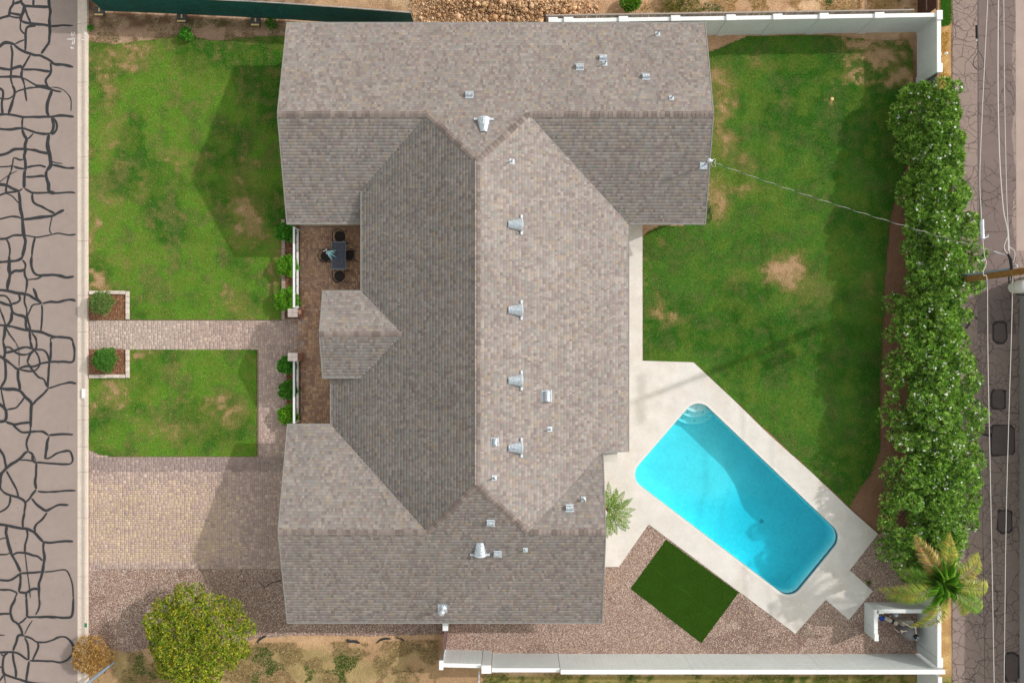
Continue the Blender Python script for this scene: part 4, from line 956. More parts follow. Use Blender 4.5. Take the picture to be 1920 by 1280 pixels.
def dome_vent(s=1):
    mb = MB(); n = 8; w = .19*s; l = .13*s
    for k in range(n):
        t0 = math.pi*k/n; t1 = math.pi*(k+1)/n
        p = [(-l*math.cos(t0), -w, .17*s*math.sin(t0)**.7+.005), (-l*math.cos(t1), -w, .17*s*math.sin(t1)**.7+.005), (-l*math.cos(t1), w, .17*s*math.sin(t1)**.7+.005), (-l*math.cos(t0), w, .17*s*math.sin(t0)**.7+.005)]
        mb.face(p[::-1])
    for sy in (-w, w): mb.face([(-l*math.cos(math.pi*k/n), sy, .17*s*math.sin(math.pi*k/n)**.7+.005) for k in range(n+1)][::(1 if sy < 0 else -1)])
    mf = MB(); mf.box(-.20*s, -.21*s, 0, .17*s, .21*s, .005); mf.box(.17*s, -.24*s, 0, .20*s, .24*s, .02)
    return mb.mesh(M['galv']), mf.mesh(M['galvw'])
DV = dome_vent(.86); DVB = dome_vent(1.2)
for (a, b, ang, lab, big) in [(880, 178, 90, 'small hooded vent on the north slope above the half cone vent', 0), (1087, 126, 90, 'small hooded vent on the north slope, left of the three', 0), (1131, 109, 90, 'small hooded vent on the north slope with a pipe right below it', 0),
                       (1211, 144, 90, 'small hooded vent on the north slope, right of the three', 0), (1025, 742, 0, 'large speckled dome vent on the east slope', 1), (928, 828, 0, 'small hooded vent on the east slope near the main ridge', 0),
                       (1068, 952, -90, 'small hooded vent on the south east valley beside a pipe', 0), (920, 980, -90, 'small hooded vent on the south hip slope', 0), (933, 1038, -90, 'small hooded vent right of the south half cone vent', 0)]:
    p = DVB if big else DV
    put('hooded_vent', frame_on(a, b, ang), [('hood', p[0]), ('flange', p[1])], lab, 'vent', 'small hooded roof vents')
def vent_pipe(px_, py_, h, r, lab, name='vent_pipe', flash=.11, cap=False):
    x, y, z, zf = roof_at(px_, py_)
    root = empty(name, lab, 'vent pipe', 'plumbing pipes on the roof', loc=(x, y, z))
    m1 = MB(); m1.tube([(0, 0, 0), (0, 0, h)], r, 12, cap=False); m1.tube([(0, 0, h), (0, 0, 0.02)], r*.8, 12, cap=False); m1.lathe([(r*.8, h*.75), (r*.01, h*.75)], n=10)
    m1.build('pipe', M['galvw'], root)
    g = .01; gxx = (zf(x+g, y)-z)/g; gyy = (zf(x, y+g)-z)/g
    m2 = MB(); f = flash
    m2.hexa([(sx*f, sy*f, (gxx*sx+gyy*sy)*f+dz) for dz in (.012, .022) for sx, sy in ((-1, -1), (1, -1), (1, 1), (-1, 1))]); m2.lathe([(r*2.2, .02), (r*1.1, .12), (r*1.02, .13)], n=12)
    m2.build('flashing', M['galvw'] if not cap else M['galv'], root)
    if cap:
        m3 = MB(); m3.lathe([(r*1.7, h+.02), (r*1.7, h+.07), (r*1.1, h+.13), (r*.1, h+.15)], n=14); m3.build('cap', M['galv'], root)
for a in [(1233, 64, .4, .035, 'plumbing pipe nearest the north east roof corner'), (1134, 120, .35, .035, 'plumbing pipe just below the middle hooded vent'), (1259, 184, .3, .03, 'plumbing pipe above the north east ridge'),
          (960, 303, .3, .03, 'plumbing pipe near the north end of the main ridge'), (1031, 804, .3, .03, 'plumbing pipe on the east slope below the large dome vent'), (927, 895, .32, .035, 'plumbing pipe by the south end of the main ridge'),
          (1094, 935, .4, .04, 'plumbing pipe right of the valley hooded vent'), (985, 1030, .65, .025, 'thin tall plumbing pipe on the south slope')]: vent_pipe(*a)
vent_pipe(830, 1140, .6, .085, 'capped metal flue pipe on the south slope above the side gate', 'flue_pipe', .22, True)
# service mast
x, y, z, zf = roof_at(1319, 311)
mast = empty('service_mast', 'electric service mast with weatherhead at the east roof edge', 'mast', loc=(x, y, z))
mb = MB(); mb.tube([(0, 0, -.02), (.02, .02, .95)], .035, 10); mb.build('mast_pipe', M['galv'], mast)
mb = MB(); mb.lathe([(.05, .9), (.09, .93), (.1, 1.02), (.07, 1.1), (.01, 1.12)], (.02, .02, 0), 14); mb.tube([(.02, .02, 1.02), (.16, .0, 1.0)], .06, 10); mb.build('weatherhead', M['galvw'], mast)
mb = MB(); mb.hexa([(sx*.17, sy*.15, PT*sy*.15+dz) for dz in (.012, .026) for sx, sy in ((-1, -1), (1, -1), (1, 1), (-1, 1))]); mb.build('flashing', M['galv'], mast)
mb = MB(); mb.tube([(.12, 0, 1.0), (.28, .12, .9), (.38, .08, .7), (.3, -.05, .75), (.3, -.12, .95)], .012, 6); mb.tube([(.1, -.03, 1.0), (.2, -.2, .8), (.35, -.22, .8), (.3, -.12, .95)], .012, 6); mb.build('drip_loop', M['cable'], mast)
MAST_TOP = (x+.02, y+.02, z+.95)

# ------------------------------------------------------------------ perimeter walls
def wall(name, label, a, b, t, h, cuts=(), caps_at=(), capw=.02, mat_=None, pcs=(.44, .27), group='white block walls', caph=.05, dropends=False):
    """a, b centre line end points (metres); cuts, caps_at: distances along"""
    A = Vector(a); B = Vector(b); d = (B-A); Ln = d.length; d.normalize()
    root = empty(name, label, 'wall', group, loc=(A.x, A.y, 0)); root.rotation_euler[2] = math.atan2(d.y, d.x)
    cs = [0]+sorted(cuts)+[Ln]
    for s0, s1 in zip(cs[:-1], cs[1:]):
        mb = MB(); mb.box(s0+.006, -t/2, -.06, s1-.006, t/2, h); mb.build('wall_panel', mat_ or M['blockw'], root)
        mb = MB(); mb.box(s0+.003, -t/2-capw, h, s1-.003, t/2+capw, h+caph); mb.build('wall_cap', M['whitecap'], root, bevel=.008)
    for c in caps_at:
        mb = MB(); mb.box(c-pcs[0]/2+.03, -pcs[1]/2+.02, -.06, c+pcs[0]/2-.03, pcs[1]/2-.02, h+.06); mb.build('pilaster', M['white'], root)
        mb = MB(); mb.box(c-pcs[0]/2, -pcs[1]/2, h+.06, c+pcs[0]/2, pcs[1]/2, h+.13); mb.build('pilaster_cap', M['whitecap'], root, bevel=.01)
    return root
# painted block: faint courses in the relief, tiny weep marks
bw = mat('painted block', (.60, .635, .65), rough=.7, noise=[(.8, .06, 4), (5, .05, 5), (18, .03, 3)], bump=(30, .006)); M['blockw'] = bw
def block_relief(m, marks=False):
    nt = m.node_tree; N = nt.nodes; L = nt.links; b = N['Principled BSDF']
    tc = N.new('ShaderNodeTexCoord'); sp = N.new('ShaderNodeSeparateXYZ'); L.new(tc.outputs['Object'], sp.inputs[0])
    cb = N.new('ShaderNodeCombineXYZ'); L.new(sp.outputs[0], cb.inputs[0]); L.new(sp.outputs[2], cb.inputs[1])
    br = N.new('ShaderNodeTexBrick'); br.inputs['Scale'].default_value = 1; br.inputs['Brick Width'].default_value = .406; br.inputs['Row Height'].default_value = .203; br.inputs['Mortar Size'].default_value = .006
    br.inputs['Color1'].default_value = (1, 1, 1, 1); br.inputs['Color2'].default_value = (.97, .97, .97, 1); br.inputs['Mortar'].default_value = (.84, .84, .84, 1)
    L.new(cb.outputs[0], br.inputs['Vector'])
    src = b.inputs['Base Color'].links[0].from_socket
    mu = N.new('ShaderNodeMix'); mu.data_type = 'RGBA'; mu.blend_type = 'MULTIPLY'; mu.inputs[0].default_value = 1
    L.new(src, mu.inputs['A']); L.new(br.outputs['Color'], mu.inputs['B']); out = mu.outputs['Result']
    if marks:
        fr = []
        for ax_, per in ((0, .406), (2, .203)):
            m1 = N.new('ShaderNodeMath'); m1.operation = 'WRAP'; m1.inputs[1].default_value = per; m1.inputs[2].default_value = 0
            L.new(sp.outputs[ax_], m1.inputs[0]); m2 = N.new('ShaderNodeMath'); m2.operation = 'LESS_THAN'; m2.inputs[1].default_value = .045 if ax_ == 0 else .05
            L.new(m1.outputs[0], m2.inputs[0]); fr.append(m2)
        m3 = N.new('ShaderNodeMath'); m3.operation = 'MULTIPLY'; L.new(fr[0].outputs[0], m3.inputs[0]); L.new(fr[1].outputs[0], m3.inputs[1])
        m4 = N.new('ShaderNodeMath'); m4.operation = 'MULTIPLY'; m4.inputs[1].default_value = .35; L.new(m3.outputs[0], m4.inputs[0])
        mx = N.new('ShaderNodeMix'); mx.data_type = 'RGBA'; mx.inputs['B'].default_value = (.25, .3, .33, 1); L.new(m4.outputs[0], mx.inputs[0]); L.new(out, mx.inputs['A']); out = mx.outputs['Result']
    L.new(out, b.inputs['Base Color'])
block_relief(bw)
M['blockm'] = mat('painted block with weep marks', (.62, .66, .67), rough=.7, noise=[(.8, .06, 4), (5, .06, 5), (18, .03, 3)], bump=(30, .006)); block_relief(M['blockm'], True)
YN0, YN1 = 15.06, 15.34
def ynorth(x): return YN0+(x-1.7)*(YN1-YN0)/(20.07-1.7)
pxs = [1037, 1066, 1169, 1267, 1371, 1459, 1546, 1650]
cps = [P(p, 33, 2.0)[0]-1.7 for p in pxs]
wall('block_wall', 'long white block wall along the north side of the back yard', (1.7, YN0), (19.95, ynorth(19.95)), .15, 1.85, cuts=cps[1:], caps_at=cps)
cE = lambda p: 15.45-P(0, p, 2.0)[1]
wall('block_wall', 'short white block wall at the north east corner above the gate', (20.07, 15.45), (20.07, 12.62), .15, 1.85, caps_at=[.14, 2.62])
wall('block_wall', 'white block wall behind the oleander hedge along the alley', (20.07, 11.5), (20.07, -15.3), .15, 1.88, cuts=[5, 10, 15, 20, 24.9], caps_at=[.15, 11, 26.55])
wall('block_wall', 'stub of white block wall running south past the corner', (20.07, -15.72), (20.07, -20), .15, 1.95, cuts=[2])
wall('block_wall', 'long white block wall with weep marks along the south gravel', (2.27, -15.47), (20.3, -15.47), .15, 1.98, cuts=[6.2, 12.3], mat_=M['blockm'], capw=.03)
wall('block_wall', 'medium white block wall segment right of the stepped pillar', (-.95, -15.45), (2.25, -15.45), .15, 1.82, caps_at=[], mat_=M['white'])
w4 = wall('block_wall', 'lower white block wall segment nearest the side gate', (-3.32, -15.26), (-1.45, -15.30), .15, 1.7, caps_at=[], mat_=M['blockm'])
# stepped pillar
pl = empty('block_pillar', 'broad white pillar joining two south wall segments', 'pillar', loc=(-1.2, -15.4, 0))
mb = MB(); mb.box(-.22, -.16, -.05, .2, .16, 1.85); mb.build('pillar_body', M['white'], pl); mb = MB(); mb.box(-.24, -.19, 1.85, .22, .19, 1.92); mb.build('pillar_cap', M['whitecap'], pl, bevel=.01)
pl = empty('block_pillar', 'slim white post at the west end of the south wall', 'pillar', loc=(-3.34, -15.25, 0))
mb = MB(); mb.box(-.07, -.2, -.05, .07, .2, 1.75); mb.build('pillar_body', M['white'], pl); mb = MB(); mb.box(-.1, -.22, 1.75, .1, .22, 1.8); mb.build('pillar_cap', M['whitecap'], pl, bevel=.01)
pl = empty('block_pillar', 'short white post under the south eave beside the side gate', 'pillar', loc=(P(835, 1174, 1.8)[0], P(835, 1174, 1.8)[1], 0))
mb = MB(); mb.box(-.10, -.17, -.05, .10, .3, 1.75); mb.build('pillar_body', M['white'], pl); mb = MB(); mb.box(-.13, -.2, 1.75, .13, .33, 1.82); mb.build('pillar_cap', M['whitecap'], pl, bevel=.01)
# side gate
sg = empty('side_gate', 'narrow reddish board gate between the south eave and the wall', 'gate')
a = Vector((P(834, 1182, 1.7)[0], P(834, 1182, 1.7)[1])); b = Vector((-3.3, -15.05))
for k in range(9):
    t = (k+.5)/9; p = a.lerp(b, t); w = (b-a).length/9*.46; mb = MB(); mb.box(-.015, -w, .05, .015, w, 1.66); o = mb.build('board', M['pinkboard'], sg); o.location = (p.x, p.y, 0); o.rotation_euler[2] = math.atan2((b-a).y, (b-a).x)-math.pi/2
for z in (.3, 1.64):
    mb = MB(); mb.bar((a.x+.035, a.y, z), (b.x+.035, b.y, z), .035, .06); mb.build('rail', M['dgrey'], sg)
# dark fence line south of the wall
# alley gate, dark slats
ag = empty('alley_gate', 'dark grey slatted metal gate in the east wall', 'gate', loc=(20.05, 12.06, 0))
for k in range(11):
    mb = MB(); mb.box(-.012, -.52, .12+k*.15, .012, .52, .12+k*.15+.125); mb.build('slat', M['dgrey2'] if 'dgrey2' in M else M.setdefault('dgrey2', mat('gate slat', (.085, .09, .11), rough=.5)), ag)
for yy in (-.53, 0, .53):
    mb = MB(); mb.box(-.035, yy-.02, .05, -.013, yy+.02, 1.82); mb.build('frame_bar', M['black'], ag)
# neighbour board fence behind the north wall
nf = empty('board_fence', 'weathered grey board fence just behind the north block wall', 'fence')
bme = MB(); bme.box(-.066, -.01, 0, .066, .01, 1.68); bme = bme.mesh(M['board'])
xx = 1.6
while xx < 18.9:
    o = obj('board', bme, nf); o.location = (xx, ynorth(xx)+.3+random.uniform(-.006, .006), random.uniform(-.03, .02)); o.rotation_euler[1] = random.uniform(-.012, .012); xx += .155
mb = MB(); mb.bar((1.5, ynorth(1.5)+.33, 1.7), (19, ynorth(19)+.33, 1.7), .06, .05); mb.build('top_rail', M['board'], nf)
mb = MB(); mb.tube([(1.55, YN0+.28, 0), (1.55, YN0+.28, 2.0)], .04, 8); mb.tube([(1.55, YN0-.15, 0), (1.55, YN0-.15, 1.8)], .05, 8); mb.bar((1.55, YN0-.2, 1.7), (1.55, YN0+.3, 1.9), .04, .1); mb.build('end_post', M['brown'], nf)
# brown fence at the top right
bf = empty('board_fence', 'dark brown board fence running north beside the alley', 'fence')
for k in range(14):
    mb = MB(); mb.box(20.02, 15.75+k*.2, -.04, 20.05, 15.75+k*.2+.185, 1.8); mb.build('board', M['brown'], bf)
for x_ in (19.55,): 
    mb = MB(); mb.bar((x_, 15.6, 1.75), (x_, 18.4, 1.75), .05, .05); mb.bar((20.0, 15.6, 1.82), (20.0, 18.4, 1.82), .07, .05); mb.build('rail', M['brown'], bf)
# wall across the alley
wall('block_wall', 'grey wall on the far side of the alley', (G(1912, 520)[0]+.1, G(0, 520)[1]), (G(1912, 1500)[0]+.1, G(0, 1500)[1]), .2, 1.9, cuts=[4, 8, 12, 16, 20], mat_=mat('grey far wall', (.36, .36, .37), noise=[(3, .08, 3)]), group='alley walls')
# pool equipment enclosure
wall('equipment_wall', 'low white wall on the pool side of the equipment yard', (17.45, -12.84), (17.45, -14.30), .15, 1.08, cuts=[.95], caps_at=[.16, 1.32], pcs=(.34, .2), group='equipment yard walls')
wall('equipment_wall', 'low white wall on the north side of the equipment yard', (17.54, -12.92), (19.98, -12.92), .15, 1.08, caps_at=[.1, 2.3], pcs=(.34, .2), group='equipment yard walls')

# green screen fence at the top left
gf = empty('screen_fence', 'temporary fence panels covered in dark green privacy screen', 'fence')
base = [(-20.15, 19.0), (-20.1, 16.3), (-16.9, 16.17), (-13.9, 16.03), (-10.9, 15.87), (-7.8, 15.66), (-4.75, 15.42)]
for i, (a, b) in enumerate(zip(base[:-1], base[1:])):
    A = Vector(a); B = Vector(b); d = B-A; n = 14; mb = MB(); nr = Vector((-d.y, d.x)).normalized()
    V = []
    nz = 5
    for k in range(n+1):
        for q in range(nz):
            p = A+d*(k/n); bl = .05*math.sin(math.pi*k/n)*math.sin(math.pi*q/(nz-1))*(1+.6*math.sin(k*1.7+i))
            V.append((p.x-nr.x*(.03+bl), p.y-nr.y*(.03+bl), .06+q*1.9/(nz-1)))
    fl = []
    for k in range(n):
        for q in range(nz-1): fl.append((k*nz+q, (k+1)*nz+q, (k+1)*nz+q+1, k*nz+q+1))
    obj('privacy_screen', mesh_np(V, fl, M['screen'], smooth=True), gf)
    mb = MB(); z1 = 1.98
    mb.tube([(*A, .04), (*A, z1), (*(A+d*.5), z1+.0), (*B, z1), (*B, .04)], .02, 6); mb.tube([(*(A+d*.5), .04), (*(A+d*.5), z1)], .015, 6); mb.build('panel_frame', M['galv'], gf)
for (a, b) in [(188, 22), (342, 34), (480, 41)]:
    X0, Y0 = G(a, b)
    fb = empty('fence_foot', {188: 'grey fence foot with timber offcuts by the kerb', 342: 'grey fence foot in the middle of the dirt strip', 480: 'grey fence foot nearest the house corner'}[a], 'fence foot', 'feet of the temporary fence', loc=(X0, Y0, 0))
    mb = MB(); mb.box(-.24, -.24, -.03, .24, .2, .12); mb.build('block', M['dgrey'], fb, bevel=.02)
    mb = MB(); mb.box(-.2, -.24, .12, .2, -.17, .16); mb.build('timber', M['yellow'], fb); mb = MB(); mb.box(-.02, -.05, .121, .05, .12, .15); mb.build('timber', M['yellow'], fb)

# ------------------------------------------------------------------ patio: white rail fences, pillars, furniture
def rail_fence(y0p, y1p, label):
    root = empty('white_rail_fence', label, 'fence', 'white rail fences at the patio')
    a = P(0, y0p, 0.9)[1]; b = P(0, y1p, .9)[1]
    for nm, xp, z in (('top_rail', 549.8, 1.0), ('bottom_rail', 555.6, .35)):
        x = P(xp, 0, z)[0]; mb = MB(); mb.box(-10.53, b, z-.04, -10.44, a, z+.04); mb.build(nm, M['whitecap'], root)
    x = -10.485; n = int((a-b)/.4)
    me = MB(); me.box(-.008, -.008, .39, .008, .008, .96); me = me.mesh(M['black'])
    for k in range(n):
        o = obj('picket', me, root); o.location = (x, b+(k+.5)*(a-b)/n, 0)
    for y in (a-.03, b+.03):
        mb = MB(); mb.box(x-.04, y-.03, 0, x+.04, y+.03, 1.05); mb.build('post', M['whitecap'], root)
rail_fence(426, 577, 'white metal rail fence between patio and planter north of the entry')
rail_fence(676, 793, 'white metal rail fence between patio and planter south of the entry')
for (yp, lab) in ((586.5, 'square stone pillar on the north side of the entry path'), (669, 'square stone pillar on the south side of the entry path')):
    x, y, _ = P(548.8, yp, 1.25); pr = empty('stone_pillar', lab, 'pillar', 'entry pillars', loc=(x, y, 0))
    mb = MB()
    for q in range(8):
        s_ = .2+random.uniform(-.004, .004); mb.box(-s_, -s_*.85, q*.15, s_, s_*.85, q*.15+.143, c=tuple(np.array(lin(176, 134, 118))*random.uniform(.85, 1.12)))
    mb.build('pillar_body', M['attr'], pr)
    me = MB(); me.box(-.115, -.098, 1.2, .115, .098, 1.262); me = me.mesh(M['capst'] if 'capst' in M else M.setdefault('capst', mat('pillar cap stone', lin(226, 206, 200), noise=[(14, .15, 4)], rand=.06)), bevel=.008)
    for sx, sy in ((-1, -1), (1, -1), (1, 1), (-1, 1)):
        o = obj('cap_stone', me, pr); o.location = (sx*.119, sy*.101, random.uniform(0, .004))
# patio table and chairs
tz = .74
cx0, cy0, _ = P(635, 479, tz)
tb = empty('patio_table', 'dark blue grey slatted patio table under a pale blue cloth', 'table', loc=(cx0, cy0, 0))
for k in range(7):
    mb = MB(); x = -.27+k*.09; mb.box(x-.037, -.62, tz-.02, x+.037, .62, tz); mb.build('slat', M['table'], tb)
mb = MB(); mb.box(-.33, -.68, tz-.045, .33, -.622, tz-.003); mb.box(-.33, .622, tz-.045, .33, .68, tz-.003); mb.box(-.345, -.68, tz-.045, -.318, .68, tz+.001); mb.box(.318, -.68, tz-.045, .345, .68, tz+.001); mb.build('frame', M['tframe'] if 'tframe' in M else M.setdefault('tframe', mat('table frame', (.16, .18, .23), rough=.4)), tb)
for sx in (-1, 1):
    for sy in (-1, 1):
        mb = MB(); mb.tube([(sx*.3, sy*.62, tz-.04), (sx*.33, sy*.66, .02)], .02, 8); mb.build('leg', M['black'], tb)
def chair(px_, py_, ang, lab):
    x, y, _ = P(px_, py_, .5); root = empty('patio_chair', lab, 'chair', 'black patio chairs', loc=(x, y, 0)); root.rotation_euler[2] = R(ang); root.scale = (1.2, 1.2, 1.0)
    # local +y is the front
    mb = MB(); pts = [(.2*math.cos(t)*1.05, .22*math.sin(t)) for t in np.linspace(0, 2*math.pi, 18, endpoint=False)]; mb.prism([(a_, b_) for a_, b_ in pts], .41, .44, bottom=True); mb.build('seat', M['seat'] if 'seat' in M else M.setdefault('seat', mat('dark sling seat', (.03, .022, .02), rough=.8)), root)
    mb = MB(); arc = [(.25*math.cos(t), -.02-.25*math.sin(t), .68+.12*math.sin(t)) for t in np.linspace(0, math.pi, 13)]
    arc = [(.25, .2, .62)]+arc+[(-.25, .2, .62)]; mb.tube(arc, .016, 8); mb.build('back_hoop', M['black'], root)
    for t in np.linspace(.45, math.pi-.45, 8):
        mb = MB(); mb.tube([(.25*math.cos(t), -.02-.25*math.sin(t), .68+.12*math.sin(t)), (.18*math.cos(t), -.02-.19*math.sin(t), .44)], .006, 5); mb.build('spindle', M['black'], root)
    for sx, sy in ((.22, .18), (-.22, .18), (.18, -.2), (-.18, -.2)):
        mb = MB(); mb.tube([(sx, sy, .43 if sy < 0 else .62), (sx*1.25, sy*1.35, .01)], .013, 6); mb.build('leg', M['black'], root)
chair(636, 443, 180, 'black patio chair at the north end of the table')
chair(636, 517, 0, 'black patio chair at the south end of the table')
chair(611, 480, -90, 'black patio chair on the street side of the table')
chair(654, 478, 90, 'black patio chair on the house side of the table')
# folded cloth bundle on the table
cl = empty('cloth_bundle', 'pale blue cloth bundle with bunched tassels on the patio table', 'cloth', loc=(0, 0, 0))
x0_, y0_, _ = P(613, 472, .95); mb = MB()
for k in range(9):
    a = R(-60+k*9+random.uniform(-5, 5)); L_ = random.uniform(.2, .42); mb.tube([(x0_, y0_, .93), (x0_+math.cos(a)*L_*.5, y0_+math.sin(a)*L_*.5, .96), (x0_+math.cos(a)*L_*1.2, y0_+math.sin(a)*L_*1.2, .80)], [.03, .035, .018], 6)
mb.build('folds', M['teal'], cl, smooth=True)
mb = MB()
for k in range(9):
    a = random.uniform(0, 6.28); r_ = random.uniform(.02, .12); mb.lathe([(.005, -.03), (.03, -.015), (.034, .005), (.02, .025), (.004, .03)], (x0_-.04+r_*math.cos(a), y0_+.02+r_*math.sin(a), .98), 7)
mb.build('knots', M['galvw'], cl, smooth=True)
mb = MB(); mb.tube([(x0_, y0_, .74), (x0_, y0_, .95)], .04, 8); mb.build('vase', M['teal'], cl)

# ------------------------------------------------------------------ foliage
def leaf_cloud(blobs, n, leaves, llen, lwid, cols, spread=.9, up=.35, keep_in=.12, seed=0, zmin=.05, colnoise=.25):
    rg = np.random.default_rng(seed+100)
    C = np.array([b[:3] for b in blobs], float); Rr = np.array([b[3] for b in blobs], float)
    p = Rr**2/np.sum(Rr**2); idx = rg.choice(len(blobs), n*2, p=p)
    d = rg.normal(0, 1, (n*2, 3)); d[:, 2] = np.abs(d[:, 2])*1.0+rg.normal(0, .35, n*2); d /= np.linalg.norm(d, axis=1)[:, None]
    rad = Rr[idx]*rg.uniform(.78, 1.06, n*2); pos = C[idx]+d*rad[:, None]*np.array([1, 1, .85])
    ok = pos[:, 2] > zmin
    for j in range(len(blobs)):
        dj = np.linalg.norm((pos-C[j])/np.array([1, 1, .85]), axis=1); ok &= ~((dj < Rr[j]*(1-keep_in*2.2)) & (idx != j))
    pos = pos[ok][:n]; d = d[ok][:n]; n = len(pos)
    # leaves of each cluster
    m = n*leaves; P0 = np.repeat(pos, leaves, 0); D = np.repeat(d, leaves, 0)
    q = D+rg.normal(0, spread, (m, 3)); q[:, 2] += up; q /= np.linalg.norm(q, axis=1)[:, None]
    L = rg.uniform(*llen, m)[:, None]; W = rg.uniform(*lwid, m)[:, None]
    side = np.cross(q, rg.normal(0, 1, (m, 3))+np.array([0, 0, 1.5])); side /= np.linalg.norm(side, axis=1)[:, None]+1e-9
    nrm = np.cross(side, q)
    P0 = P0+rg.normal(0, .012, (m, 3))
    b = P0; t = P0+q*L-nrm*L*.12; mid = P0+q*L*.5+nrm*L*.06
    V = np.stack([b, mid+side*W, t, mid-side*W], 1).reshape(-1, 3)
    cols = np.array(cols); cc = cols[rg.integers(0, len(cols), n)]*rg.uniform(1-colnoise, 1+colnoise, (n, 1))
    cc = np.repeat(cc, leaves, 0)*rg.uniform(.8, 1.25, (m, 1))
    return V, np.arange(m*4).reshape(-1, 4), cc, pos, d
def trunkset(root, base, tips, r0, mat_=None, name='trunk'):
    mb = MB()
    for t in tips:
        b = Vector(base)+Vector((random.uniform(-.1, .1), random.uniform(-.1, .1), 0)); t = Vector(t); m_ = b.lerp(t, .5)+Vector((random.uniform(-.15, .15), random.uniform(-.15, .15), .1))
        mb.tube([b, b.lerp(m_, .5)+Vector((0, 0, .1)), m_, t], [r0, r0*.8, r0*.55, r0*.2], 7)
    mb.build(name, mat_ or M['bark'], root)
OLE = [lin(118, 164, 62), lin(146, 190, 78), lin(92, 138, 50), lin(178, 210, 104), lin(128, 166, 56), lin(66, 106, 38)]
hed = [(1718, 214, 38, 2.3, 'northernmost oleander in the hedge, beside the alley gate'), (1740, 292, 44, 2.7, 'oleander in the hedge level with the service mast'), (1748, 375, 52, 2.9, 'oleander in the hedge, third from the north'),
       (1762, 455, 62, 3.1, 'oleander in the hedge just north of the utility pole'), (1756, 545, 66, 3.1, 'oleander in the hedge around the foot of the utility pole'), (1738, 628, 62, 3.0, 'oleander in the hedge just south of the utility pole'),
       (1744, 712, 68, 3.1, 'oleander in the hedge beside the small square asphalt patch'), (1752, 800, 74, 3.2, 'heavily flowering oleander beside the largest asphalt patch'), (1752, 882, 74, 3.2, 'oleander in the hedge, third from the south'),
       (1738, 950, 78, 3.0, 'oleander in the hedge, second from the south'), (1724, 1010, 64, 2.7, 'southernmost oleander, next to the palm')]
for i, (a, b, rp, h, lab) in enumerate(hed):
    x, y, _ = P(a+17, b, h*.75); r = rp/PM*1.24
    root = empty('oleander_shrub', lab, 'shrub', 'oleander hedge along the east wall', loc=(0, 0, 0))
    rg = random.Random(i+5); blobs = []
    for k in range(46):
        th = rg.uniform(0, 6.28); rr = r*math.sqrt(rg.random())*.95; fz = 1-(rr/r)**2*.55
        bx_, by_ = x+rr*math.cos(th), y+rr*math.sin(th)*1.15
        # the lower west side tucks in towards the wall
        zc = h*fz*rg.uniform(.62, .97); blobs.append((bx_, by_, zc, rg.uniform(.2, .42)))
    for k in range(16): blobs.append((rg.uniform(19.6, 20.6), y+rg.uniform(-r, r)*.9, rg.uniform(2.0, 2.5), rg.uniform(.25, .4)))
    for k in range(int(2*r/.34)+1):
        yy = y-r+.34*k; blobs += [(20.15+rg.uniform(-.25, .25), yy, rg.uniform(1.9, 2.3), .4), (19.35+rg.uniform(-.2, .2), yy, 1.5, .4)]+([(20.75+rg.uniform(-.3, .2), yy, 1.7, .34)] if abs(yy-y) < r*.6 else [])
    V, F, c, pos, d = leaf_cloud(blobs, 5200, 9, (.10, .18), (.009, .017), OLE, spread=.62, up=.35, seed=i, colnoise=.35)
    obj('foliage', mesh_np(V, F, M['leaf'], c), root, kind='stuff')
    trunkset(root, (x*.995, y, 0), [bl[:3] for bl in blobs[:12]], .035)
    # flowers: clusters of small white blossoms
    rgn = np.random.default_rng(i+900); fm = rgn.random(len(pos)) < (.022 if i != 7 else .05); fp = pos[fm & (d[:, 2] > .25)]+np.array([0, 0, .08]); fv = []; ff = []
    for p in fp:
        for s_ in range(rgn.integers(1, 4)):
            o_ = p+rgn.normal(0, .035, 3); r_ = rgn.uniform(.028, .045)
            for k in range(5):
                t0 = k*1.2566; kk = len(fv)
                fv += [tuple(o_), tuple(o_+[r_*math.cos(t0-.5), r_*math.sin(t0-.5), .006]), tuple(o_+[r_*1.2*math.cos(t0), r_*1.2*math.sin(t0), .012]), tuple(o_+[r_*math.cos(t0+.5), r_*math.sin(t0+.5), .006])]; ff.append((kk, kk+1, kk+2, kk+3))
    if fv: obj('blossom', mesh_np(fv, ff, M['petal'] if 'petal' in M else M.setdefault('petal', mat('white petal', (.85, .84, .8), rough=.6, trans=.2))), root, kind='stuff')

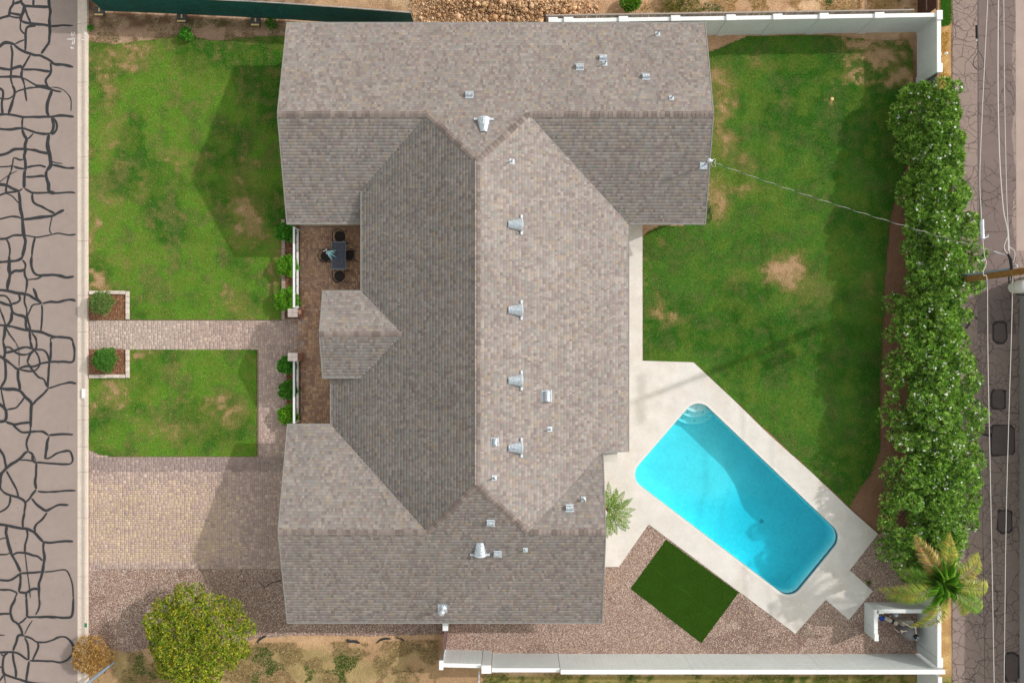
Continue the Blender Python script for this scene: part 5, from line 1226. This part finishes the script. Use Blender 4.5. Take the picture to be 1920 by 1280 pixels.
def bush(name, lab, a, b, rp, h, cols, n, leaves, ll, lw, cat='shrub', group=None, nb=14, fl=None, rb=(.3, .5), z0=.1, flat=1.0):
    x, y, _ = P(a, b, h*.6); r = rp/PM*(1-h*.6/HC)
    root = empty(name, lab, cat, group); rg = random.Random(int(a*7+b)); blobs = [(x, y, h*.45, min(r, h*.55)*.8)]
    for k in range(nb):
        th = k*2.399; q = math.sqrt((k+.5)/nb); rr = r*q*(1-rb[0]*.55); z = z0+(h-z0)*math.sqrt(max(.05, 1-(q*.9)**2))*rg.uniform(.75, .92)
        blobs.append((x+rr*math.cos(th), y+rr*math.sin(th), z-r*rb[0]*.4*flat, r*rg.uniform(*rb)))
    V, F, c, pos, d = leaf_cloud(blobs, n, leaves, ll, lw, cols, seed=int(a+b), zmin=.03)
    obj('foliage', mesh_np(V, F, M['leaf'], c), root, kind='stuff')
    trunkset(root, (x, y, 0), [bl[:3] for bl in blobs[1:7]], max(.015, r*.06))
    if fl:
        rgn = np.random.default_rng(int(a)); k = rgn.random(len(pos)) < fl[0]; side = (pos[:, 0]-x < r*.3); fp = pos[k & side]; nfl = len(fp)
        if nfl:
            q = rgn.normal(0, 1, (nfl, 4, 3))*.032+fp[:, None]+np.array([0, 0, .03]); obj('blossom', mesh_np(q.reshape(-1, 3), np.arange(nfl*4).reshape(-1, 4), M['leaf'], np.tile(np.array(fl[1]), (nfl, 1))), root, kind='stuff')
    return root
BOX = [lin(84, 140, 48), lin(104, 162, 60), lin(70, 120, 42)]
bush('boxwood_ball', 'clipped round bush in the mulch bed north of the walkway', 189, 567, 22, 1.0, [lin(116, 146, 74), lin(94, 126, 58), lin(138, 162, 88)], 5200, 3, (.03, .055), (.008, .014), group='round bushes by the kerb', nb=26, rb=(.2, .3))
bush('boxwood_ball', 'clipped round bush in the mulch bed south of the walkway', 196, 674, 23, 1.0, BOX, 5200, 3, (.03, .055), (.008, .014), group='round bushes by the kerb', nb=26, rb=(.2, .3))
ZG = [lin(112, 176, 40), lin(140, 200, 50), lin(88, 146, 34)]; ZD = [lin(82, 156, 46), lin(112, 184, 58), lin(60, 120, 36)]
red = (.02, lin(196, 96, 74))
for (a, b, rp, cl_, f, lab) in [(536, 434, 16, ZD, None, 'dark green planter shrub beside the north wing eave'), (538, 499, 17, ZG, (.02, lin(200, 110, 90)), 'bright green planter shrub in the middle of the northern planter'), (538, 562, 20, ZG, (.03, lin(226, 120, 96)), 'bright planter shrub with coral blossoms beside the north pillar'),
                            (537, 684, 14, ZD, None, 'small dark green planter shrub beside the south pillar'), (540, 731, 15, ZD, (.04, lin(150, 50, 48)), 'dark planter shrub with red blossoms in the southern planter'), (539, 778, 15, ZG, (.03, lin(200, 90, 60)), 'bright planter shrub nearest the garage wing')]:
    bush('planter_shrub', lab, a, b, rp*1.14, .75, cl_, 1500, 4, (.05, .09), (.013, .022), group='shrubs in the patio planters', nb=14, fl=f, rb=(.28, .42))
MAS = [lin(132, 158, 36), lin(160, 180, 46), lin(100, 132, 30), lin(190, 196, 62), lin(74, 102, 26), lin(190, 172, 50)]
def big_tree():
    x, y, _ = P(361, 1200, 2.3); root = empty('shade_tree', 'round yellow green tree at the edge of the front gravel', 'tree'); rg = random.Random(44); blobs = []
    r = 103/PM*.94
    for k in range(84):
        th = k*2.399; q = math.sqrt((k+.5)/84); rr = r*q*.9; z = 1.1+2.1*math.sqrt(max(.03, 1-(q*.97)**2))*rg.uniform(.8, 1.0)
        wob = 1+.06*math.sin(3*th+1)+.05*math.sin(5*th)
        blobs.append((x+rr*wob*math.cos(th)*1.0, y+rr*wob*math.sin(th)*.95, z-.2-rg.choice((0, .1, .4)), rg.uniform(.26, .48)))
    blobs = [b for b in blobs if not (abs(b[0]-(x+.25)) < .22 and -1.5 < b[1]-y < -.8)]
    V, F, c, pos, d = leaf_cloud(blobs, 16500, 5, (.045, .08), (.012, .021), MAS, spread=.8, seed=77, colnoise=.35)
    obj('foliage', mesh_np(V, F, M['leaf'], c), root, kind='stuff')
    mb = MB(); mb.tube([(x+.1, y, -.05), (x+.05, y, .5), (x, y, 1.1)], [.16, .12, .11], 10)
    for k in range(0, 60, 4):
        bl = blobs[k]; mb.tube([(x, y, 1.0), ((x+bl[0])/2, (y+bl[1])/2, (1.1+bl[2])/2+.1), bl[:3]], [.06, .04, .015], 6)
    mb.build('trunk', M['bark'], root)
big_tree()
DRYC = [lin(196, 160, 92), lin(170, 128, 66), lin(214, 180, 112), lin(140, 100, 56)]
bush('dead_shrub', 'dried out straw coloured shrub spilling over the kerb', 172, 1228, 32, .75, DRYC, 2000, 4, (.07, .16), (.007, .013), nb=16, rb=(.3, .5))
bush('small_bush', 'bright green bush at the top of the dirt lot', 1182, 8, 16, .7, [lin(96, 150, 30), lin(120, 172, 46), lin(70, 112, 26)], 900, 4, (.06, .1), (.015, .025), nb=10)
bush('small_bush', 'low olive green weed clump right of the bright bush', 1275, 8, 32, .35, [lin(120, 128, 46), lin(96, 108, 40), lin(150, 140, 70)], 1500, 4, (.05, .12), (.006, .012), nb=14)
bush('weed', 'dark green weed at the top edge of the front lawn', 349, 64, 11, .45, ZD, 420, 4, (.05, .1), (.012, .02), nb=7)
bush('weed', 'little weed beside the kerb near the green fence', 170, 52, 5, .25, ZD, 120, 4, (.04, .08), (.01, .02), nb=4)
bush('weed', 'small weed on the deck gravel corner near the palm enclosure', 1628, 1092, 4, .12, BOX, 60, 3, (.03, .06), (.008, .015), nb=4)
bush('weed', 'low weed under the screen fence near the house', 508, 44, 12, .2, BOX, 300, 4, (.04, .08), (.01, .02), nb=6)

# ---- palms
def frond(root, base, az, L, rise, droop, cols, wmax=.42, n=34, twist=0, nm='frond'):
    mb = MB(); pts = []
    for k in range(n+1):
        t = k/n; r = L*t*(1-.12*t); z = rise*math.sin(min(1, t*1.25)*math.pi*.5)*1.0-droop*t**2.4
        pts.append(Vector((base[0]+r*math.cos(az+twist*t*t), base[1]+r*math.sin(az+twist*t*t), base[2]+z)))
    mb.tube(pts[::3], [.022*(1-.8*i/len(pts[::3])) for i in range(len(pts[::3]))], 5, c=cols[1])
    for k in range(3, n):
        t = k/n; p = pts[k]; d = (pts[k+1]-pts[k-1]).normalized(); a = d.cross(Vector((0, 0, 1))).normalized()
        ll = wmax*math.sin(math.pi*min(.98, (t*.9+.12)))**.7
        for sgn in (-1, 1):
            for _ in range(3):
                q = (a*sgn+d*random.uniform(.35, .75)+Vector((0, 0, random.uniform(-.35, .25)))).normalized(); l = ll*random.uniform(.8, 1.1)
                w = random.uniform(.010, .017); s_ = q.cross(Vector((0, 0, 1))).normalized()*w; p2 = p+d*random.uniform(-.02, .02)
                m_ = p2+q*l*.5+Vector((0, 0, .02)); e_ = p2+q*l-Vector((0, 0, l*.28))
                u = random.random(); c = cols[0] if u < .5 else cols[1] if u < .8 else cols[2]
                c = tuple(min(1, x_*random.uniform(.75, 1.3)) for x_ in c)
                mb.face([p2, m_+s_, e_, m_-s_], c)
    mb.build(nm, M['leaf'], root)
GRN = (lin(104, 150, 48), lin(134, 170, 60), lin(160, 170, 84)); YEL = (lin(160, 168, 64), lin(190, 176, 88), lin(110, 136, 48)); TAN = (lin(190, 162, 96), lin(176, 136, 78), lin(206, 186, 124))
zc = 3.4; bx_, by_, _ = P(1768, 1092, zc)
palm = empty('palm_tree', 'queen palm with yellowing fronds at the south east corner', 'palm tree')
mb = MB(); mb.tube([(bx_+.1, by_+.05, -.05), (bx_+.05, by_, 1.2), (bx_, by_, 2.4), (bx_, by_, zc)], [.2, .15, .14, .12], 12)
for k in range(12): mb.tube([(bx_, by_, .4+k*.22), (bx_, by_, .44+k*.22)], .165, 12)
mb.build('trunk', M['bark'], palm)
for (a, b, L_, rise, droop, cols) in [(1672, 1122, 2.35, .5, .9, YEL), (1690, 1128, 2.1, .2, .9, GRN), (1722, 1020, 2.0, .3, .6, TAN), (1775, 1012, 1.95, .3, .7, YEL), (1832, 1048, 1.95, .6, .7, YEL), (1852, 1100, 2.1, .5, .8, YEL), (1846, 1145, 2.25, .4, .8, GRN), (1828, 1140, 2.0, .2, .8, YEL),
                                (1752, 1180, 2.25, .4, 1.3, YEL), (1755, 1165, 1.6, .1, .9, GRN), (1700, 1080, 1.5, .1, .8, GRN), (1845, 1120, 1.9, .1, .9, GRN)]:
    az = math.atan2(-(b-1092), a-1768); frond(palm, (bx_, by_, zc), az, L_*1.3, rise+.3, droop+.6, cols, n=46, wmax=.55, twist=random.uniform(-.25, .25))
for k in range(9):
    mb = MB(); a0 = R(100+k*40+random.uniform(-15, 15))
    for q in range(11):
        az = a0+random.uniform(-.35, .35); L_ = random.uniform(.55, 1.15)*(1.15 if -1 < math.cos(az-R(160)) and math.cos(az-R(160)) > 0 else .8); h_ = random.uniform(.35, .75); w = random.uniform(.014, .024)
        p0 = Vector((bx_, by_, zc)); d_ = Vector((math.cos(az), math.sin(az), 0)); s_ = Vector((-d_.y, d_.x, 0))*w; m_ = p0+d_*L_*.55+Vector((0, 0, h_)); e_ = p0+d_*L_+Vector((0, 0, h_*random.uniform(.5, 1)))
        c = random.choice([lin(130, 186, 60), lin(160, 200, 84), lin(104, 160, 50), lin(90, 140, 44)]); mb.face([p0-s_*.4, p0+s_*.4, m_+s_, e_, m_-s_], c)
    mb.build('spear_frond', M['leaf'], palm)
bx2, by2, _ = P(1141, 957, 1.3)
palm2 = empty('small_palm', 'small bushy palm tucked against the house by the pool deck', 'palm tree')
mb = MB(); mb.tube([(bx2, by2, -.05), (bx2, by2, 1.2)], [.11, .09], 10); mb.build('trunk', M['bark'], palm2)
for k in range(16):
    az = R(-105+k*13.5+random.uniform(-6, 6)); frond(palm2, (bx2, by2, 1.2), az, random.uniform(1.1, 1.55), random.uniform(.15, .6), .45, (lin(96, 142, 48), lin(126, 156, 60), lin(160, 156, 80)), wmax=.22, n=18)

# strappy dry plant by the east house wall
mb = MB(); x, y = G(1331, 350)
for k in range(60):
    yy = y+random.uniform(-.9, 1.1); th = R(random.uniform(-60, 60)); L_ = random.uniform(.15, .4); w = .012; c = random.choice([lin(206, 184, 130), lin(150, 140, 80), lin(190, 160, 110)])
    xx_ = x-.45+random.uniform(0, .25); e_ = (xx_+L_*math.cos(th), yy+L_*math.sin(th), .05+L_*.3)
    mb.face([(xx_, yy-w, 0), (xx_+L_*.5*math.cos(th), yy+L_*.5*math.sin(th)-w, .14), e_, (xx_+L_*.5*math.cos(th), yy+L_*.5*math.sin(th)+w, .14)], c)
mb.build('strappy_plant', M['leaf'], label='clump of dry strap leaves beside the east house wall', cat='plant')
# hose
x, y = G(1329, 400); mb = MB(); pts = [(-.25, .5, .03), (-.02, .42, .03), (.06, .2, .02), (-.1, -.02, .02), (-.2, .1, .03), (-.05, .25, .05), (.05, .02, .02), (.12, -.2, .02), (.02, -.36, .02), (-.14, -.3, .02), (-.2, -.1, .02)]
def cm3(pts, n=6):
    pts = [Vector(p) for p in pts]; e = [pts[0]*2-pts[1]]+pts+[pts[-1]*2-pts[-2]]; out = []
    for i in range(1, len(e)-2):
        a, b, c, d = e[i-1:i+3]
        for k in range(n):
            t = k/n; out.append(.5*((2*b)+(c-a)*t+(2*a-5*b+4*c-d)*t*t+(3*b-a-3*c+d)*t**3))
    return out+[pts[-1]]
mb.tube([p+Vector((x+.02, y, .03)) for p in cm3(pts)], .016, 6); mb.build('garden_hose', M['fabric'], label='looped dark garden hose on dry grass by the house corner', cat='hose')

# rubble on the neighbouring lot
def rocks(n):
    ico = bmesh.new(); bmesh.ops.create_icosphere(ico, subdivisions=1, radius=1); iv = np.array([v.co[:] for v in ico.verts]); fi = np.array([[v.index for v in f.verts] for f in ico.faces]); ico.free()
    a = RNG.normal(930, 110, n); b = RNG.uniform(-30, 36, n); k = (a > 765) & (a < 1130) & ~((a > 1022) & (b > 22)); a = a[k]; b = b[k]; n = len(a)
    X = (a-960)/PM*.97; Y = (640-b)/PM*.975; md = np.exp(-((a-930)/150)**2)*sm(-b, -34, 10)*(.35+.7*fbm(X*1.6, Y*1.6, 8))
    r = np.clip(RNG.lognormal(-3.95, .7, n), .010, .17); v = iv[None]*r[:, None, None]*RNG.uniform(.6, 1.3, (n, 1, 3))+RNG.normal(0, .16, (n, 12, 3))*r[:, None, None]
    v[..., 0] += X[:, None]; v[..., 1] += Y[:, None]; v[..., 2] += (md-.03)[:, None]-.3*r[:, None]
    f = fi[None]+(np.arange(n)*12)[:, None, None]; pal = np.array([lin(222, 184, 146), lin(214, 174, 134), lin(232, 198, 162), lin(206, 164, 124)]); c = pal[RNG.integers(0, 4, n)]*RNG.uniform(.8, 1.1, (n, 1))
    obj('rubble', mesh_np(v.reshape(-1, 3), f.reshape(-1, 3), M['soil'], np.repeat(c, 20, axis=0)), kind='stuff', label='heap of sandy rubble north of the house')
rocks(9000)

# ------------------------------------------------------------------ pool equipment
def CL(name, label, cat, parts, loc=(0, 0, 0)):
    root = empty(name, label, cat, loc=loc)
    for nm, mb_, m_, s_ in parts: mb_.build(nm, m_, root, smooth=s_)
    return root
x, y, _ = P(1670, 1163, .35)
m1 = MB(); m1.tube([(-.27, .13, .28), (-.25, .12, .28), (.05, -.02, .28), (.07, -.03, .28)], [.07, .1, .1, .08], 14); m2 = MB(); m2.tube([(.07, -.03, .3), (.2, -.09, .3)], [.08, .11], 12); m3 = MB(); m3.lathe([(.11, .16), (.11, .42), (.085, .46), (.02, .47)], (.24, -.1, 0), 14)
m4 = MB(); m4.box(-.22, -.05, 0, .1, .12, .17); m5 = MB(); m5.box(-.14, .03, .37, .0, .1, .43); m6 = MB(); m6.tube([(-.02, .14, .28), (-.03, .2, .3), (.02, .22, .3)], .02, 6)
CL('pool_pump', 'beige pool pump motor lying between the blue lid and the filter', 'pool pump', [('motor', m1, M['beige'], True), ('strainer_neck', m2, M['black'], True), ('strainer_pot', m3, M['beige'], True), ('mount', m4, M['dgrey'], False), ('wiring_box', m5, M['beige'], False), ('conduit', m6, M['pvc'], False)], (x, y, 0))
x, y, _ = P(1707, 1187, .6); m1 = MB(); m1.lathe([(.33, 0), (.35, .1), (.35, .62), (.32, .75), (.22, .86), (.08, .9)], n=24); m2 = MB(); m2.lathe([(.11, .9), (.11, 1.0), (.07, 1.04), (.02, 1.05)], (.1, -.02, 0), 14); m2.tube([(.02, -.02, .97), (.2, -.02, .97)], .05, 10)
m3 = MB(); m3.lathe([(.035, 1.04), (.035, 1.12), (.02, 1.14)], (.12, -.02, 0), 10); m3.tube([(.1, -.1, 1.0), (.1, -.2, .98)], .03, 8)
CL('sand_filter', 'round grey pool filter tank with a black multiport valve', 'pool filter', [('tank', m1, M['greytank'], True), ('valve', m2, M['black'], True), ('gauge', m3, M['galvw'], True)], (x, y, 0))
def pipe_px(pts, z, r, name, label, cat='pipe', m_=None):
    mb = MB(); mb.tube([P(a, b, zz) for (a, b), zz in zip(pts, z)], r, 10); root = empty(name, label, cat, 'pool plumbing pipes'); mb.build('pipe', m_ or M['pvc'], root, smooth=False)
    mb = MB()
    for (a, b), zz in list(zip(pts, z))[1:-1]:
        p = P(a, b, zz); mb.lathe([(r*1.5, -r*1.4), (r*1.5, r*1.4), (r*.5, r*1.5)], p, 10)
    if mb.f: mb.build('elbow', m_ or M['pvc'], root)
pipe_px([(1691, 1189), (1691, 1182.5), (1714, 1183), (1714, 1189)], [.2, .75, .75, .9], .035, 'pvc_pipe', 'straight pale pipe crossing over the filter tank')
pipe_px([(1692, 1166), (1700, 1170), (1709, 1176), (1716, 1175.5), (1718, 1188)], [.5, .6, .7, .8, .95], .035, 'pvc_pipe', 'bent pale pipe from the pump to the valve')
pipe_px([(1676, 1178), (1690, 1187)], [.12, .2], .03, 'pvc_pipe', 'diagonal pale pipe low over the gravel')
x, y, _ = P(1703, 1167, .3); m1 = MB(); m1.box(-.17, -.12, 0, .17, .13, .4); m1.box(-.2, -.14, .4, .2, .15, .43); m2 = MB(); m2.lathe([(.07, .43), (.07, .5), (.03, .52)], (-.28, .0, 0), 12); m2.box(-.36, -.12, 0, -.19, .12, .43)
CL('equipment_box', 'low beige equipment box between pump and wall', 'equipment box', [('cabinet', m1, M['beige'], False), ('pump_head', m2, M['beige'], False)], (x, y, 0))
x, y, _ = P(1653, 1159, .3); m1 = MB(); m1.lathe([(.1, 0), (.115, .3), (.12, .31), (.12, .33), (.1, .34), (.1, .32), (.0, .32)], n=20); m2 = MB(); m2.lathe([(.105, .0), (.118, .26), (.121, .28)], n=20)
CL('bucket', 'small white bucket with a blue lid at the edge of the equipment', 'bucket', [('lid', m1, M['blue'], True), ('pail', m2, M['galvw'], True)], (x, y, 0))
x, y, _ = P(1681, 1153, .4); m1 = MB(); m1.box(-.07, -.07, .0, .07, .07, .42); m1.box(-.08, .02, .42, -.03, .09, .47)
CL('control_box', 'tiny white control box beside the enclosure wall', 'box', [('case', m1, M['galvw'], False)], (x, y, 0))

# ------------------------------------------------------------------ utility pole and wires
px0, py0 = G(1760, 530)
def LP(a, b, z):
    p = P(a, b, z); return (p[0]-px0, p[1]-py0, p[2])
pole = empty('utility_pole', 'brown wooden utility pole rising out of the hedge', 'utility pole', loc=(px0, py0, 0))
mb = MB(); mb.tube([(0, 0, -.1), (0, 0, 3), (0, 0, 7), (0, 0, 11.0)], [.17, .16, .14, .11], 14); mb.build('shaft', M['wood'], pole, smooth=True)
mb = MB(); mb.tube([(-.07, .17, 0), (-.07, .165, 3), (-.05, .15, 5.8)], [.055, .055, .055], 10); mb.build('conduit', M['steelblue'], pole)
for z in (10.6,):
    mb = MB(); mb.bar((-.1, -1.2, z), (-.1, 1.2, z), .1, .12); arm = mb.build('crossarm', M['wood'], pole)
    for yy in (-1.1, -.6, .6, 1.1):
        mb = MB(); mb.lathe([(.05, 0), (.05, .05), (.03, .08), (.045, .1), (.02, .15)], (-.1, yy, z+.06), 10); mb.build('insulator', M['ceramic'], arm)
tp = LP(1926, 536, 6.4); mb = MB(); mb.lathe([(.25, -.9), (.27, -.85), (.27, -.08), (.22, -.02), (.05, 0)], tp, 20); mb.build('transformer', M['ceramic'], pole, smooth=True)
mb = MB(); mb.tube(cm3([LP(1897, 500, 5.8), LP(1892, 516, 5.6), LP(1893, 534, 5.5), LP(1900, 548, 5.5), LP(1916, 553, 5.6), LP(1940, 551, 5.8)]), .03, 8)
mb.tube(cm3([LP(1899, 502, 5.9), LP(1897, 520, 5.7), LP(1904, 540, 5.6), LP(1920, 550, 5.7)]), .022, 8); mb.tube([LP(1890, 476, 5.9), LP(1895, 486, 5.95), LP(1897, 506, 5.9)], [.04, .07, .06], 8); mb.tube(cm3([LP(1897, 512, 5.9), LP(1902, 526, 5.8), LP(1906, 540, 5.8)]), .02, 6); mb.build('cable_loop', M['black'], pole)
mb = MB(); mb.lathe([(.05, 0), (.06, .1), (.02, .14)], LP(1904, 499, 5.9), 10); mb.build('clamp', M['galvw'], pole)
def wire(pts, z, r, name, label, m_, extra=()):
    z = z if hasattr(z, '__len__') else [z]*len(pts)
    root = empty(name, label, 'cable', 'overhead cables'); mb = MB(); mb.tube(cm3([P(a, b, zz) for (a, b), zz in zip(pts, z)], 5), r, 6); mb.build('wire', m_, root)
    for nm, m2, ps, rr in extra:
        mb = MB(); mb.tube([P(a, b, zz) for a, b, zz in ps], rr, 8); mb.build(nm, m2, root)
wire([(1834, -60), (1834, 0), (1834, 100), (1834.5, 250), (1837, 400), (1838, 520), (1839, 640), (1841, 800), (1844, 1100), (1848, 1340)], 6.0, .012, 'overhead_cable', 'thin dark overhead cable with a splice and hanging loop', M['cabled'],
     [('splice', M['black'], [(1831.5, 48, 6), (1832, 72, 6)], .06), ('clip', M['galvw'], [(1831, 75, 6), (1831, 78, 6)], .03)])
mb = MB(); root_w = [o for o in COL.objects if o.name.startswith('overhead_cable')][-1]
mb.tube(cm3([P(a, b, 5.95) for a, b in [(1832, 78), (1834, 96), (1826, 112), (1826, 124), (1833, 131), (1842, 128), (1845, 118), (1840, 104), (1835, 96)]]), .016, 6); mb.build('slack_loop', M['cabled'], root_w)
wire([(1855, -60), (1852, 0), (1846, 120), (1840, 250), (1837, 340), (1840, 400), (1843, 450), (1846, 480), (1849.5, 493), (1844, 508), (1845, 517), (1851, 527), (1852, 640), (1854, 760), (1859, 1000), (1865, 1340)], 6.2, .016, 'overhead_cable', 'pale overhead cable nearest the hedge, with a bright splice case', M['cable'],
     [('splice_case', M['galv'], [(1841, 412, 6.2), (1841, 425, 6.2), (1842, 448, 6.2)], .08), ('bracket', M['galvw'], [(1846, 446, 6.2), (1852, 444, 6.2), (1852, 440, 6.2)], .03)])
wire([(1873, -60), (1872, 0), (1871, 150), (1874, 290), (1881, 390), (1889, 430), (1891, 470)], [5.9]*7, .024, 'overhead_cable', 'thick pale overhead cable running up to the pole from the north', M['cable'])
wire([(1881, -60), (1882, 0), (1884, 200), (1888, 380), (1892, 450), (1893, 475)], 5.9, .014, 'overhead_cable', 'thin pale overhead cable running beside the thick one', M['cable'])
wire([(1899, 515), (1898, 560), (1896, 640), (1891, 800), (1886, 1000), (1882, 1340)], 5.9, .015, 'overhead_cable', 'pale overhead cable running south from the pole along the alley', M['cable'])
wire([(1889, 445), (1883, 462), (1886, 472), (1890, 475)], 5.9, .018, 'jumper_cable', 'small looped jumper cable left of the pole top', M['cable'])
wire([(1892, 463), (1901, 469), (1903, 478), (1900, 492)], 5.9, .018, 'jumper_cable', 'small hooked jumper cable above the pole', M['cable'])
# service drop sagging from the pole to the mast
a = Vector(MAST_TOP)+Vector((.3, -.12, 0)); b = Vector(P(1886, 478, 5.8)); n = 40
root = empty('service_drop', 'twisted silver service cable crossing the back lawn to the house', 'cable'); mb = MB()
pp = []
for k in range(n+1):
    t = k/n; p = a.lerp(b, t); p.z -= .5*math.sin(math.pi*t)*1; pp.append(p)
mb.tube(pp, .008, 6); mb.build('dark_strand', M['cabled'], root)
mb = MB(); hx = []
for k in range(n*8+1):
    t = k/(n*8); p = a.lerp(b, t); p.z -= .5*math.sin(math.pi*t); ph = t*2*math.pi*15; hx.append(p+Vector((0, math.sin(ph)*.018, math.cos(ph)*.018)))
mb.tube(hx, .007, 5); mb.build('pale_strand', M['cable'], root)
mb = MB(); mb.tube([b+Vector((-.5, .16, -.02)), b+Vector((-.02, 0, 0))], .02, 6); mb.build('dead_end_grip', M['galvw'], root)

# ------------------------------------------------------------------ small ground things
mb = MB(); p0 = P(213, 1241, .25); p1 = P(150, 1291, .9); mb.tube([p0, p1], .065, 10); mb.build('metal_pipe', M['steelblue'], label='grey blue metal pipe sticking out of the dirt by the dead shrub', cat='pipe')
for (pts, w, lab) in [([(651, 1197), (655, 1201), (665, 1201), (675, 1205)], .1, 'torn black fabric strip, left of the three in the dirt'), ([(706, 1205), (716, 1198), (726, 1196), (733, 1197)], .08, 'torn black fabric strip, middle of the three in the dirt'),
                      ([(743, 1193), (747, 1196), (752, 1196), (758, 1200)], .1, 'torn black fabric strip, right of the three in the dirt'), ([(482, 1203), (487, 1198), (494, 1193), (499, 1192)], .07, 'torn black fabric strip beside the round tree'),
                      ([(449, 1088), (455, 1089), (461, 1087)], .04, 'small black fabric scrap in the gravel near the driveway'), ([(487, 1090), (493, 1097), (498, 1101), (505, 1094), (515, 1090), (530, 1086)], .03, 'wavy black fabric edge in the gravel beside the garage wing')]:
    mb = MB(); q = [G(*p) for p in pts]; ribbon(mb, q, w, .03, dome=.03, wob=.5, seed=pts[0][0]); mb.build('fabric_scrap', M['fabric'], label=lab, cat='fabric scrap', group='scraps of landscape fabric')
x, y = G(1560, 186); mb = MB(); mb.lathe([(.09, .0), (.09, .03), (.05, .05), (.01, .055)], (x, y, 0), 16); mb.build('sprinkler_cap', M['yellow'], label='pale round sprinkler cap in the back lawn', cat='sprinkler')
for (a, b, lab, m_) in [(1763, 101, 'white cap of the shorter marker post against the east wall', M['whitecap']), (1775, 100, 'white cap of the marker post standing off the east wall', M['whitecap'])]:
    x, y, _ = P(a, b, 1.0); r = empty('marker_post', lab, 'post', 'utility marker posts', loc=(x, y, 0)); mb = MB(); mb.tube([(0, 0, -.02), (0, 0, .95)], .04, 8); mb.build('post', M['yellow'], r); mb = MB(); mb.lathe([(.06, .93), (.07, .98), (.05, 1.03), (.01, 1.05)], n=12); mb.build('cap', m_, r, smooth=True)
# drain pipe by the neighbour wall south
mb = MB(); a = P(902, 1256, 1.6); mb.tube([(a[0]-.1, a[1]-.05, 1.6), (a[0]-.1, -20, 1.6)], .03, 8); mb.build('grey_rail', M['galv'], label='thin grey fence rail running south from the stepped pillar', cat='rail')
bpy.context.view_layer.update()
